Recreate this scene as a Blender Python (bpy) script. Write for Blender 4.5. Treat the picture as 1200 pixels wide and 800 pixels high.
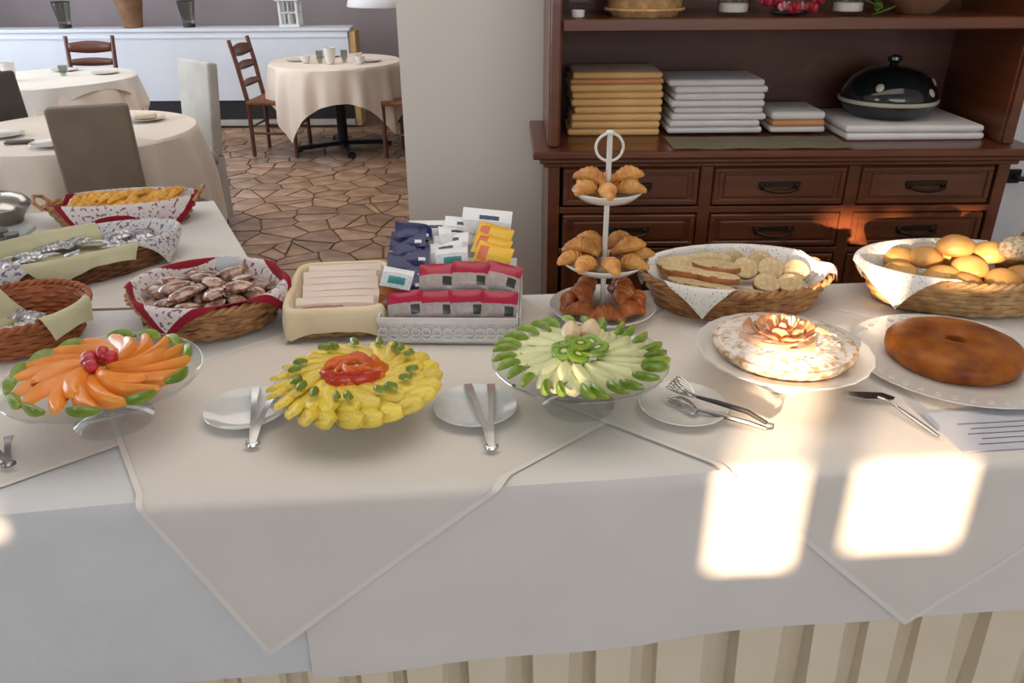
import bpy, bmesh, math, random
from mathutils import Matrix, Vector, Euler
random.seed(7)
for o in list(bpy.data.objects): bpy.data.objects.remove(o, do_unlink=True)
S = bpy.context.scene
COL = S.collection
PI = math.pi
def rad(d): return math.radians(d)

# ------------------------------------------------------------------ camera, light, exposure
cam_d = bpy.data.cameras.new('camera'); cam = bpy.data.objects.new('camera', cam_d); COL.objects.link(cam)
cam_d.sensor_width = 36; cam_d.lens = 28.26; cam_d.clip_start = 0.02
cam.matrix_world = Matrix.Translation((0, 0, 1.6)) @ Euler((rad(64), 0, 0)).to_matrix().to_4x4() @ Matrix.Rotation(rad(-0.4), 4, 'Z')
S.camera = cam
S.view_settings.view_transform = 'Standard'; S.view_settings.look = 'None'
S.view_settings.gamma = 1; S.view_settings.use_curve_mapping = False
S.view_settings.exposure = 0.22
W = bpy.data.worlds.new('sky'); S.world = W; W.use_nodes = True
bg = W.node_tree.nodes['Background']; bg.inputs[0].default_value = (.62, .76, 1, 1); bg.inputs[1].default_value = 1.2
def light(name, kind, loc, direction, energy, color, **kw):
    d = bpy.data.lights.new(name, kind); d.energy = energy; d.color = color
    for k, v in kw.items(): setattr(d, k, v)
    o = bpy.data.objects.new(name, d); COL.objects.link(o); o.location = loc
    o.rotation_euler = Vector(direction).to_track_quat('-Z', 'Y').to_euler(); return o
SUN = Vector((.48, 1, -.16))
light('sun', 'SUN', (-3, -6, 3), SUN, 21, (1, .70, .46), angle=rad(.75))
light('daylight_fill', 'AREA', (-6.3, 4.6, 1.6), (1, -.1, -.12), 165, (.80, .90, 1), shape='RECTANGLE', size=6.4, size_y=1.9)
light('daylight_fill', 'AREA', (-4.6, -3.1, 1.75), (.25, 1, -.08), 48, (.86, .93, 1), shape='RECTANGLE', size=2.9, size_y=1.5)  # added fill light behind the camera on the left, no known window there
light('daylight_fill', 'AREA', (.95, -3.1, 1.75), (-.05, 1, -.1), 52, (.91, .955, 1), shape='RECTANGLE', size=4.0, size_y=1.5)  # second added fill behind the camera, brightens the wall and cloth fronts
light('ceiling_lamp_light', 'AREA', (.1, 1.75, 2.74), (0, 0, -1), 20, (1, .91, .82), shape='RECTANGLE', size=3.2, size_y=1.6)
light('ceiling_lamp_light', 'AREA', (-2.2, 6.2, 2.74), (0, 0, -1), 48, (1, .93, .86), shape='RECTANGLE', size=4, size_y=3)

# ------------------------------------------------------------------ materials
MT = {}
def nodes(name):
    m = bpy.data.materials.new(name); m.use_nodes = True; nt = m.node_tree
    return m, nt, nt.nodes, nt.links, nt.nodes['Principled BSDF']
def mat(name, c, rough=.55, c2=None, scale=12, metal=0, bump=0, bscale=60, coat=0, sss=0, spec=.5, detail=4, lo=.35, hi=.65, stretch=None, spread=.0):
    m, nt, N, L, b = nodes(name)
    b.inputs['Roughness'].default_value = rough; b.inputs['Metallic'].default_value = metal
    b.inputs['Specular IOR Level'].default_value = spec
    b.inputs['Coat Weight'].default_value = coat
    if sss:
        b.inputs['Subsurface Weight'].default_value = sss; b.inputs['Subsurface Scale'].default_value = .01
    tc = N.new('ShaderNodeTexCoord'); src = tc.outputs['Object']
    if stretch:
        mp = N.new('ShaderNodeMapping'); mp.inputs['Scale'].default_value = stretch; L.new(src, mp.inputs[0]); src = mp.outputs[0]
    if c2 is None: c2 = tuple(x * .86 for x in c)
    n = N.new('ShaderNodeTexNoise'); n.inputs['Scale'].default_value = scale; n.inputs['Detail'].default_value = detail; L.new(src, n.inputs['Vector'])
    r = N.new('ShaderNodeValToRGB'); r.color_ramp.elements[0].position = lo; r.color_ramp.elements[1].position = hi
    r.color_ramp.elements[0].color = (*c2, 1); r.color_ramp.elements[1].color = (*c, 1)
    L.new(n.outputs['Fac'], r.inputs[0]); out = r.outputs[0]
    if spread:
        oi = N.new('ShaderNodeObjectInfo'); hs = N.new('ShaderNodeHueSaturation')
        mr = N.new('ShaderNodeMapRange'); mr.inputs[3].default_value = 1 - spread; mr.inputs[4].default_value = 1 + spread
        L.new(oi.outputs['Random'], mr.inputs[0]); L.new(mr.outputs[0], hs.inputs['Value']); L.new(out, hs.inputs['Color']); out = hs.outputs[0]
    L.new(out, b.inputs['Base Color'])
    if bump:
        n2 = N.new('ShaderNodeTexNoise'); n2.inputs['Scale'].default_value = bscale; n2.inputs['Detail'].default_value = 3; L.new(src, n2.inputs['Vector'])
        bp = N.new('ShaderNodeBump'); bp.inputs['Strength'].default_value = bump; bp.inputs['Distance'].default_value = .004
        L.new(n2.outputs['Fac'], bp.inputs['Height']); L.new(bp.outputs[0], b.inputs['Normal'])
    MT[name] = m; return m
def cloth_mat(name, c, c2=None, weave=900, bump=.12, sheen=.2, wrinkle=7, wb=.25):
    m, nt, N, L, b = nodes(name)
    b.inputs['Roughness'].default_value = .85; b.inputs['Specular IOR Level'].default_value = .15; b.inputs['Sheen Weight'].default_value = sheen
    tc = N.new('ShaderNodeTexCoord')
    n = N.new('ShaderNodeTexNoise'); n.inputs['Scale'].default_value = wrinkle; n.inputs['Detail'].default_value = 5; L.new(tc.outputs['Object'], n.inputs['Vector'])
    r = N.new('ShaderNodeValToRGB'); c2 = c2 or tuple(x * .95 for x in c)
    r.color_ramp.elements[0].position = .35; r.color_ramp.elements[1].position = .65
    r.color_ramp.elements[0].color = (*c2, 1); r.color_ramp.elements[1].color = (*c, 1)
    L.new(n.outputs['Fac'], r.inputs[0]); L.new(r.outputs[0], b.inputs['Base Color'])
    bp = N.new('ShaderNodeBump'); bp.inputs['Strength'].default_value = wb; bp.inputs['Distance'].default_value = .02
    L.new(n.outputs['Fac'], bp.inputs['Height'])
    n3 = N.new('ShaderNodeTexNoise'); n3.inputs['Scale'].default_value = weave; L.new(tc.outputs['Object'], n3.inputs['Vector'])
    b2 = N.new('ShaderNodeBump'); b2.inputs['Strength'].default_value = bump; b2.inputs['Distance'].default_value = .001
    L.new(n3.outputs['Fac'], b2.inputs['Height']); L.new(bp.outputs[0], b2.inputs['Normal']); L.new(b2.outputs[0], b.inputs['Normal'])
    MT[name] = m; return m
def math_node(N, L, op, a, b=None, c=None):
    n = N.new('ShaderNodeMath'); n.operation = op
    for i, x in enumerate((a, b, c)):
        if x is None: continue
        if isinstance(x, (int, float)): n.inputs[i].default_value = x
        else: L.new(x, n.inputs[i])
    return n.outputs[0]
def mixc(N, L, f, a, b):
    n = N.new('ShaderNodeMix'); n.data_type = 'RGBA'
    if isinstance(f, (int, float)): n.inputs[0].default_value = f
    else: L.new(f, n.inputs[0])
    for i, x in ((6, a), (7, b)):
        if isinstance(x, tuple): n.inputs[i].default_value = (*x, 1)
        else: L.new(x, n.inputs[i])
    return n.outputs[2]
def napkin_mat(name, base, border, motif=None, bw=.90, mscale=26, thr=.33):
    """cloth with a coloured hem band (by uv) and a small printed motif"""
    m, nt, N, L, b = nodes(name)
    b.inputs['Roughness'].default_value = .85; b.inputs['Specular IOR Level'].default_value = .15
    uv = N.new('ShaderNodeUVMap'); uv.uv_map = 'UVMap'
    sp = N.new('ShaderNodeSeparateXYZ'); L.new(uv.outputs[0], sp.inputs[0])
    e = [math_node(N, L, 'ABSOLUTE', math_node(N, L, 'MULTIPLY_ADD', sp.outputs[i], 2.0, -1.0)) for i in (0, 1)]
    mx = math_node(N, L, 'MAXIMUM', e[0], e[1])
    col = base
    if motif:
        v = N.new('ShaderNodeTexNoise'); v.inputs['Scale'].default_value = mscale; v.inputs['Detail'].default_value = 2; L.new(uv.outputs[0], v.inputs['Vector'])
        col = mixc(N, L, math_node(N, L, 'LESS_THAN', v.outputs['Fac'], thr), base, motif)
    out = mixc(N, L, math_node(N, L, 'GREATER_THAN', mx, bw), col, border)
    L.new(out, b.inputs['Base Color']); MT[name] = m; return m
def lace_mat(name, c, scale=60, hole=.30):
    m, nt, N, L, b = nodes(name)
    b.inputs['Base Color'].default_value = (*c, 1); b.inputs['Roughness'].default_value = .85
    uv = N.new('ShaderNodeUVMap'); uv.uv_map = 'UVMap'
    v = N.new('ShaderNodeTexVoronoi'); v.inputs['Scale'].default_value = scale; v.inputs['Randomness'].default_value = .55; L.new(uv.outputs[0], v.inputs['Vector'])
    h = math_node(N, L, 'GREATER_THAN', v.outputs['Distance'], hole)
    sp = N.new('ShaderNodeSeparateXYZ'); L.new(uv.outputs[0], sp.inputs[0])
    e = [math_node(N, L, 'ABSOLUTE', math_node(N, L, 'MULTIPLY_ADD', sp.outputs[i], 2.0, -1.0)) for i in (0, 1)]
    mx = math_node(N, L, 'MAXIMUM', e[0], e[1])
    solid = math_node(N, L, 'LESS_THAN', mx, .45)
    L.new(math_node(N, L, 'MAXIMUM', h, solid), b.inputs['Alpha'])
    MT[name] = m; return m
def glass_mat(name, tint, gl=.12, rough=.02):
    m, nt, N, L, b = nodes(name)
    N.remove(b); out = N['Material Output']
    t = N.new('ShaderNodeBsdfTransparent'); t.inputs[0].default_value = (*tint, 1)
    g = N.new('ShaderNodeBsdfGlossy'); g.inputs['Roughness'].default_value = rough
    fr = N.new('ShaderNodeLayerWeight'); fr.inputs[0].default_value = .35
    mr = N.new('ShaderNodeMapRange'); mr.inputs[3].default_value = gl * .2; mr.inputs[4].default_value = min(1, gl * 2.2)
    L.new(fr.outputs['Fresnel'], mr.inputs[0])
    mx = N.new('ShaderNodeMixShader'); L.new(mr.outputs[0], mx.inputs[0]); L.new(t.outputs[0], mx.inputs[1]); L.new(g.outputs[0], mx.inputs[2])
    L.new(mx.outputs[0], out.inputs[0]); MT[name] = m; return m
def wood_mat(name, c, c2, rough=.35, scale=3, stretch=(1, 1, 9), coat=.2):
    return mat(name, c, rough, c2, scale=scale, stretch=stretch, coat=coat, detail=8, lo=.3, hi=.7, bump=.05, bscale=30)
def pack_mat(name, top, body, window=None, win=(.1, .9, .1, .45), split=.6, square=None, spec=.6):
    """printed film packet: a coloured band, a body and dark marks, all by uv"""
    m, nt, N, L, b = nodes(name)
    b.inputs['Roughness'].default_value = .28; b.inputs['Specular IOR Level'].default_value = spec
    uv = N.new('ShaderNodeUVMap'); uv.uv_map = 'UVMap'
    sp = N.new('ShaderNodeSeparateXYZ'); L.new(uv.outputs[0], sp.inputs[0]); x, y = sp.outputs[0], sp.outputs[1]
    n = N.new('ShaderNodeTexNoise'); n.inputs['Scale'].default_value = 9; n.inputs['Detail'].default_value = 3; L.new(uv.outputs[0], n.inputs['Vector'])
    bd = mixc(N, L, n.outputs['Fac'], body, tuple(v * .55 for v in body))
    col = mixc(N, L, math_node(N, L, 'GREATER_THAN', math_node(N, L, 'MULTIPLY_ADD', n.outputs['Fac'], .08, y), split + .04), bd, top)
    def rect(x0, x1, y0, y1):
        a = math_node(N, L, 'MULTIPLY', math_node(N, L, 'GREATER_THAN', x, x0), math_node(N, L, 'LESS_THAN', x, x1))
        c = math_node(N, L, 'MULTIPLY', math_node(N, L, 'GREATER_THAN', y, y0), math_node(N, L, 'LESS_THAN', y, y1))
        return math_node(N, L, 'MULTIPLY', a, c)
    if window: col = mixc(N, L, rect(*win), col, window)
    if square: col = mixc(N, L, rect(.66, .9, .14, .48), col, square)
    L.new(col, b.inputs['Base Color']); MT[name] = m; return m

cloth_mat('linen_white', (.80, .775, .745), (.77, .745, .715), wb=.10)
cloth_mat('linen_overlay', (.80, .755, .705), (.765, .72, .67), wb=.10)
cloth_mat('linen_hem', (.86, .83, .79), (.83, .80, .76), wb=.05)
cloth_mat('linen_blue_white', (.765, .785, .80), (.735, .755, .775), wb=.22, wrinkle=9)
cloth_mat('linen_skirt', (.86, .77, .61), (.82, .72, .55))
cloth_mat('linen_cream', (.85, .745, .65), (.81, .70, .60), wrinkle=4)
cloth_mat('linen_pale', (.78, .75, .69), (.74, .70, .64), wrinkle=4)
cloth_mat('taupe_fabric', (.25, .20, .155), (.22, .175, .135), wb=.08)
cloth_mat('slip_fabric', (.60, .58, .54), (.52, .50, .46), wb=.1)
cloth_mat('dark_fabric', (.09, .08, .075), (.07, .06, .055))
cloth_mat('napkin_green', (.62, .60, .40), (.54, .52, .33), wb=.15)
cloth_mat('napkin_beige', (.84, .72, .50), (.78, .65, .43))
cloth_mat('towel_yellow', (.82, .52, .22), (.72, .42, .15))
cloth_mat('towel_white', (.78, .76, .74), (.70, .67, .66))
cloth_mat('towel_orange', (.72, .34, .14), (.6, .27, .1))
cloth_mat('runner_olive', (.14, .11, .035), (.11, .08, .025))
napkin_mat('napkin_print', (.72, .66, .65), (.27, .015, .03), (.27, .13, .20), bw=.90, mscale=34, thr=.41)
napkin_mat('napkin_speckle', (.66, .64, .66), (.60, .58, .50), (.20, .18, .27), bw=.97, mscale=40, thr=.43)
napkin_mat('napkin_print_dark', (.66, .60, .64), (.25, .015, .04), (.17, .13, .24), bw=.88, mscale=30, thr=.40)
lace_mat('lace_cloth', (.84, .82, .78), 62, .22)
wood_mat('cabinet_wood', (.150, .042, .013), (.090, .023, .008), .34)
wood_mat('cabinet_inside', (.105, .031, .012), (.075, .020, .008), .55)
wood_mat('chair_wood', (.16, .055, .035), (.10, .032, .02), .35)
mat('black_iron', (.015, .013, .013), .45, metal=.4)
mat('dark_brass', (.04, .028, .02), .4, metal=.7)
mat('wicker', (.50, .27, .11), .6, (.30, .13, .045), scale=40, bump=.3, bscale=200)
mat('wicker_dark', (.27, .115, .045), .6, (.14, .05, .02), scale=40, bump=.3, bscale=200)
mat('wicker_red', (.42, .135, .045), .55, (.28, .075, .02), scale=40, bump=.3, bscale=200)
mat('wicker_pale', (.62, .40, .18), .6, (.42, .23, .085), scale=40, bump=.3, bscale=200)
mat('porcelain', (.80, .78, .74), .16, (.77, .75, .71), coat=.4)
mat('white_paint', (.80, .80, .82), .45, (.75, .75, .78))
mat('half_wall_paint', (.74, .78, .86), .6, (.70, .74, .82), scale=3)
mat('wall_mauve', (.37, .315, .325), .8, (.32, .275, .285), scale=1.2, bump=.05)
mat('wall_cream', (.76, .715, .67), .8, (.73, .685, .64), scale=1.5, bump=.04)
mat('ceiling_paint', (.82, .80, .77), .85)
mat('steel', (.62, .62, .61), .22, (.5, .5, .5), metal=1)
mat('steel_dark', (.28, .26, .25), .3, metal=1)
mat('black_plastic', (.02, .02, .02), .35)
mat('grout', (.24, .15, .095), .9, (.17, .10, .065), scale=20)
mat('floor_stone', (.46, .30, .19), .38, (.25, .14, .085), scale=6, detail=8, coat=.15, bump=.1, bscale=20, spread=.28)
mat('melon', (.90, .36, .065), .32, (.84, .27, .03), scale=25, coat=.25, sss=.15, spread=.10)
mat('kiwi_wedge', (.27, .40, .04), .32, (.13, .25, .015), scale=60, coat=.3, spread=.2)
mat('green_pepper', (.26, .40, .06), .35, (.12, .26, .02), scale=40, coat=.3, spread=.25)
mat('honeydew', (.78, .79, .50), .32, (.70, .74, .38), scale=30, coat=.25, sss=.1, spread=.08)
mat('apple_flesh', (.80, .70, .45), .35, (.75, .55, .36), scale=18, coat=.2)
mat('pineapple', (.90, .72, .11), .32, (.80, .56, .04), scale=50, stretch=(1, 6, 1), coat=.25, bump=.25, bscale=160, spread=.10)
mat('papaya', (.84, .22, .02), .35, (.70, .11, .01), scale=40, coat=.3, spread=.2)
mat('red_papaya', (.62, .045, .012), .3, (.5, .03, .01), scale=40, coat=.3)
mat('berry', (.62, .03, .045), .3, (.42, .012, .02), scale=90, coat=.3, bump=.4, bscale=300)
mat('grape', (.26, .34, .035), .25, (.15, .22, .02), scale=40, coat=.4)
mat('croissant', (.74, .40, .11), .42, (.50, .18, .035), scale=22, coat=.15, bump=.2, bscale=90, spread=.15)
mat('croissant_cut', (.84, .58, .22), .6, (.7, .42, .12), scale=60, bump=.4, bscale=150)
mat('croissant_dark', (.56, .17, .035), .35, (.30, .065, .012), scale=28, coat=.25, bump=.2, bscale=90, spread=.15)
mat('bun_crust', (.68, .40, .13), .5, (.54, .26, .065), scale=16, bump=.15, bscale=60, spread=.14)
mat('bun_pale', (.74, .54, .28), .6, (.62, .38, .15), scale=16, bump=.25, bscale=90, spread=.1)
mat('bread_cut', (.74, .60, .36), .8, (.60, .44, .22), scale=80, bump=.5, bscale=220, spread=.12)
mat('bread_crust', (.46, .17, .06), .6, (.32, .09, .03), scale=20, bump=.2)
mat('seeded', (.72, .62, .45), .7, (.33, .2, .1), scale=130, bump=.5, bscale=200)
mat('fritter', (.84, .50, .08), .5, (.64, .27, .02), scale=60, bump=.4, bscale=120, spread=.15)
mat('pie_crust', (.80, .70, .58), .7, (.48, .28, .12), scale=55, bump=.3, bscale=120, lo=.4, hi=.6)
mat('pie_top', (.85, .79, .72), .8, (.56, .36, .19), scale=55, detail=8, lo=.33, hi=.52, bump=.6, bscale=90)
mat('apple_rose', (.82, .52, .32), .45, (.70, .28, .13), scale=30, coat=.2, spread=.2)
mat('cake', (.42, .13, .012), .42, (.15, .028, .005), scale=16, detail=9, bump=.35, bscale=140, lo=.3, hi=.68, spec=.3)
mat('biscuit_brown', (.56, .38, .29), .22, (.22, .09, .06), scale=55, coat=.7, bump=.4, bscale=90, spread=.3, lo=.44, hi=.62)  # lighter blotches put the clear wrapper's sheen into the colour
mat('cracker', (.80, .58, .42), .3, (.70, .46, .32), scale=30, coat=.5, spread=.08)
mat('film', (.80, .70, .62), .15, (.70, .56, .48), scale=20, coat=.6)
mat('silver_wrap', (.62, .62, .64), .22, (.30, .31, .36), scale=70, metal=.75, bump=.6, bscale=90)
mat('carton', (.80, .79, .78), .6)
mat('pine_wood', (.68, .45, .2), .5, (.56, .34, .13), stretch=(1, 8, 1))
mat('paper', (.70, .72, .80), .7)
mat('ink', (.18, .18, .22), .7)
mat('tureen_glaze', (.012, .016, .016), .12, (.007, .01, .012), coat=.5)
mat('tureen_cream', (.55, .52, .42), .3)
mat('terracotta', (.27, .14, .08), .7, (.20, .095, .05), scale=10)
mat('smoked', (.12, .11, .1), .4)
mat('flower_red', (.40, .02, .045), .6, (.25, .01, .02), scale=50)
mat('flower_pink', (.60, .25, .28), .6)
mat('leaf', (.18, .30, .05), .5, (.1, .2, .03))
mat('candle', (.8, .76, .66), .6)
mat('dark_base', (.02, .018, .022), .5)
mat('base_strip', (.50, .47, .43), .6)
glass_mat('glass', (.97, .985, .98), .10)
mat('pale_plate', (.70, .74, .74), .14, (.66, .70, .71), coat=.5)
glass_mat('glass_plate', (.90, .94, .94), .16)
glass_mat('smoke_glass', (.74, .75, .71), .14)
glass_mat('window_glass', (.97, .98, .98), .06)
pack_mat('pack_red', (.42, .012, .05), (.56, .48, .46), square=(.035, .035, .035), split=.56)
pack_mat('pack_navy', (.015, .022, .11), (.02, .03, .14), window=(.75, .75, .8), win=(.72, .9, .15, .3), split=.5)
pack_mat('pack_white', (.82, .84, .87), (.80, .80, .82), window=(.03, .05, .12), win=(.35, .75, .55, .72), split=.5)
pack_mat('pack_teal', (.80, .82, .84), (.72, .78, .8), window=(.02, .22, .24), win=(.25, .8, .15, .5), split=.7)
pack_mat('pack_yellow', (.84, .48, .02), (.86, .58, .06), window=(.62, .14, .05), win=(.08, .35, .2, .8), split=.5)
pack_mat('pack_brown', (.36, .13, .03), (.28, .09, .02), split=.5)
pack_mat('pack_cracker', (.80, .68, .60), (.76, .55, .45), window=(.34, .17, .13), win=(.10, .62, .40, .50), split=.62)

# radial kiwi-slice material
m, nt, N, L, b = nodes('kiwi_slice'); b.inputs['Roughness'].default_value = .3; b.inputs['Coat Weight'].default_value = .3
tc = N.new('ShaderNodeTexCoord'); sp = N.new('ShaderNodeSeparateXYZ'); L.new(tc.outputs['Object'], sp.inputs[0])
r_ = math_node(N, L, 'SQRT', math_node(N, L, 'ADD', math_node(N, L, 'POWER', sp.outputs[0], 2.0), math_node(N, L, 'POWER', sp.outputs[1], 2.0)))
cr = N.new('ShaderNodeValToRGB'); e = cr.color_ramp.elements
for p, c in ((.0, (.62, .66, .30)), (.22, (.55, .62, .22)), (.30, (.10, .19, .02)), (.46, (.12, .24, .02)), (.6, (.24, .42, .04)), (.93, (.20, .36, .03)), (1, (.12, .10, .03))):
    x = e.new(p) if p not in (0, 1) else (e[0] if p == 0 else e[-1]); x.color = (*c, 1)
L.new(math_node(N, L, 'DIVIDE', r_, .0225), cr.inputs[0])
at_ = N.new('ShaderNodeTexVoronoi'); at_.inputs['Scale'].default_value = 420; L.new(tc.outputs['Object'], at_.inputs['Vector'])
ring = math_node(N, L, 'MULTIPLY', math_node(N, L, 'GREATER_THAN', r_, .006), math_node(N, L, 'LESS_THAN', r_, .0115))
seed = math_node(N, L, 'MULTIPLY', ring, math_node(N, L, 'LESS_THAN', at_.outputs['Distance'], .3))
L.new(mixc(N, L, seed, cr.outputs[0], (.012, .01, .006)), b.inputs['Base Color']); MT['kiwi_slice'] = m

# ------------------------------------------------------------------ mesh helpers  (V, F) or (V, F, UV)
def join(*parts):
    V, F = [], []
    for p in parts:
        o = len(V); V += list(p[0]); F += [tuple(i + o for i in f) for f in p[1]]
    return V, F
def xf(vf, M):
    if not isinstance(M, Matrix): M = Matrix.Translation(M)
    return ([tuple(M @ Vector(v)) for v in vf[0]],) + tuple(vf[1:])
def TR(loc=(0, 0, 0), rot=(0, 0, 0), sc=(1, 1, 1)): return Matrix.LocRotScale(Vector(loc), Euler(rot), Vector(sc))
_bc = {}
def box(sx, sy, sz, c=(0, 0, 0), bev=0.0, seg=1):
    k = (round(sx, 5), round(sy, 5), round(sz, 5), bev, seg)
    if k not in _bc:
        bm = bmesh.new(); bmesh.ops.create_cube(bm, size=1)
        bmesh.ops.scale(bm, vec=(sx, sy, sz), verts=bm.verts)
        if bev: bmesh.ops.bevel(bm, geom=list(bm.edges), offset=bev, segments=seg, profile=.5, affect='EDGES')
        bm.verts.index_update()
        _bc[k] = ([tuple(v.co) for v in bm.verts], [tuple(v.index for v in f.verts) for f in bm.faces]); bm.free()
    V, F = _bc[k]
    return [(v[0] + c[0], v[1] + c[1], v[2] + c[2]) for v in V], list(F)
def bx(x0, x1, y0, y1, z0, z1, bev=0.0, seg=1):
    return box(x1 - x0, y1 - y0, z1 - z0, ((x0 + x1) / 2, (y0 + y1) / 2, (z0 + z1) / 2), bev, seg)
def grid(fn, nu, nv, cu=False, cv=False):
    V, UV, F = [], [], []
    for j in range(nv):
        for i in range(nu):
            u = i / (nu if cu else nu - 1); v = j / (nv if cv else nv - 1)
            V.append(tuple(fn(u, v))); UV.append((u, v))
    for j in range(nv if cv else nv - 1):
        for i in range(nu if cu else nu - 1):
            a = j * nu + i; b = j * nu + (i + 1) % nu; c = ((j + 1) % nv) * nu + (i + 1) % nu; d = ((j + 1) % nv) * nu + i
            F.append((a, b, c, d))
    return V, F, UV
def lathe(prof, n=40, cap0=True, cap1=True, fn=None):
    V, F = [], []
    for r, z in prof:
        for i in range(n):
            a = 2 * PI * i / n; k = fn(a, r, z) if fn else 1
            V.append((r * k * math.cos(a), r * k * math.sin(a), z))
    for j in range(len(prof) - 1):
        for i in range(n):
            i2 = (i + 1) % n; F.append((j * n + i, j * n + i2, (j + 1) * n + i2, (j + 1) * n + i))
    if cap0: F.append(tuple(range(n))[::-1])
    if cap1: F.append(tuple((len(prof) - 1) * n + i for i in range(n)))
    return V, F
def tube(path, r, n=8, closed=False, flat=1.0):
    P = [Vector(p) for p in path]; m = len(P); V, F = [], []
    up = Vector((0, 0, 1)); prev = None
    for k in range(m):
        if closed: t = P[(k + 1) % m] - P[k - 1]
        else: t = P[min(k + 1, m - 1)] - P[max(k - 1, 0)]
        t.normalize()
        if prev is None:
            s = t.cross(up)
            if s.length < .05: s = t.cross(Vector((1, 0, 0)))
        else: s = prev - t * prev.dot(t)
        s.normalize(); prev = s; w = s.cross(t)
        rr = r[k] if isinstance(r, (list, tuple)) else r
        for i in range(n):
            a = 2 * PI * i / n; V.append(tuple(P[k] + s * rr * math.cos(a) + w * rr * flat * math.sin(a)))
    for k in range(m if closed else m - 1):
        k2 = (k + 1) % m
        for i in range(n):
            i2 = (i + 1) % n; F.append((k * n + i, k * n + i2, k2 * n + i2, k2 * n + i))
    if not closed: F += [tuple(range(n))[::-1], tuple((m - 1) * n + i for i in range(n))]
    return V, F
def prism(poly, h, z0=0):
    n = len(poly); V = [(x, y, z0) for x, y in poly] + [(x, y, z0 + h) for x, y in poly]
    F = [tuple(range(n))[::-1], tuple(range(n, 2 * n))] + [(i, (i + 1) % n, n + (i + 1) % n, n + i) for i in range(n)]
    return V, F
def sweep(Ln, bend, wf, hf, n=12, sec=None, twist=0):
    """crescent lying along +X, centred, curved in XY; section points (a, b): a across, b up"""
    sec = sec or [(math.cos(2 * PI * i / 10), .5 + .5 * math.sin(2 * PI * i / 10)) for i in range(10)]
    V, F = [], []; k = len(sec)
    for j in range(n + 1):
        t = j / n; a = (t - .5) * bend
        if abs(bend) > 1e-4: R = Ln / bend; x, y = R * math.sin(a), R * (1 - math.cos(a))
        else: x, y = (t - .5) * Ln, 0
        nx, ny = -math.sin(a), math.cos(a); w, h = wf(t), hf(t)
        for p, q in sec: V.append((x + nx * p * w, y + ny * p * w, q * h))
    for j in range(n):
        for i in range(k): F.append((j * k + i, j * k + (i + 1) % k, (j + 1) * k + (i + 1) % k, (j + 1) * k + i))
    F += [tuple(range(k))[::-1], tuple(n * k + i for i in range(k))]
    return V, F
def blob(rx, ry, rz, n=18, m=10, amp=0, seed=0, flat=0):
    rnd = random.Random(seed); ph = [rnd.uniform(0, 6.28) for _ in range(6)]; V, F = [], []
    for j in range(1, m):
        th = PI * j / m
        for i in range(n):
            a = 2 * PI * i / n
            k = 1 + amp * (math.sin(2 * a + ph[0]) * math.sin(th) + .6 * math.sin(3 * a + ph[1] + 2 * th) + .5 * math.sin(5 * th + ph[2] + a))
            z = -math.cos(th)
            if z < 0: z *= (1 - flat)
            V.append((rx * k * math.sin(th) * math.cos(a), ry * k * math.sin(th) * math.sin(a), rz * z))
    for j in range(m - 2):
        for i in range(n): F.append((j * n + i, j * n + (i + 1) % n, (j + 1) * n + (i + 1) % n, (j + 1) * n + i))
    V += [(0, 0, -rz * (1 - flat)), (0, 0, rz)]; b, t = len(V) - 2, len(V) - 1
    for i in range(n):
        F.append((b, (i + 1) % n, i)); F.append((t, (m - 2) * n + i, (m - 2) * n + (i + 1) % n))
    return V, F
def bar(p0, p1, w, d=None, bev=0):
    p0, p1 = Vector(p0), Vector(p1); dd = p1 - p0
    q = dd.to_track_quat('Z', 'Y'); M = Matrix.LocRotScale((p0 + p1) / 2, q, None)
    return xf(box(w, d or w, dd.length, bev=bev), M)

def mesh(name, vf, mt, smooth=True):
    me = bpy.data.meshes.new(name); me.from_pydata([tuple(v) for v in vf[0]], [], vf[1]); me.update()
    if len(vf) > 2:
        ul = me.uv_layers.new(name='UVMap')
        for lp in me.loops: ul.data[lp.index].uv = vf[2][lp.vertex_index]
    for x in (mt if isinstance(mt, (list, tuple)) else [mt]): me.materials.append(MT[x])
    if smooth:
        me.shade_smooth()
        try: me.set_sharp_from_angle(angle=rad(38))
        except Exception: pass
    return me
def obj(name, data, parent=None, loc=None, rot=None, M=None):
    o = bpy.data.objects.new(name, data); COL.objects.link(o)
    if parent: o.parent = parent
    if M is not None: o.matrix_local = M
    else:
        if loc is not None: o.location = loc
        if rot is not None: o.rotation_euler = rot
    return o
def part(name, vf, mt, parent, loc=None, rot=None, label=None, smooth=True):
    o = obj(name, mesh(name, vf, mt, smooth), parent, loc, rot)
    if label: o['label'] = label
    return o
def tag(o, label, cat, group=None):
    o['label'] = label; o['category'] = cat
    if group: o['group'] = group
    return o
def thing(name, label, cat, loc=(0, 0, 0), rz=0, group=None):
    return tag(obj(name, None, None, loc, (0, 0, rz)), label, cat, group)
def single(name, vf, mt, label, cat, loc=(0, 0, 0), rot=(0, 0, 0), group=None, smooth=True):
    return tag(obj(name, mesh(name, vf, mt, smooth), None, loc, rot), label, cat, group)
def struct(name, vf, mt, parent=None, smooth=False):
    o = obj(name, mesh(name, vf, mt, smooth), parent)
    if not parent: o['kind'] = 'structure'
    return o

# ------------------------------------------------------------------ room shell
XL, XR, YB, YF, HC = -6.6, 3.3, -3.2, 9.2, 2.8
floor = struct('floor', bx(XL - .2, XR + .2, YB - .2, YF + .2, -.12, -.012), 'grout')
struct('ceiling', bx(XL - .2, XR + .2, YB - .2, YF + .2, HC, HC + .1), 'ceiling_paint')
struct('wall_far', bx(XL - .2, XR + .2, YF, YF + .2, -.012, HC), 'wall_mauve')
struct('wall_right', bx(XR, XR + .2, YB, YF, -.012, HC), 'wall_cream')
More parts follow.
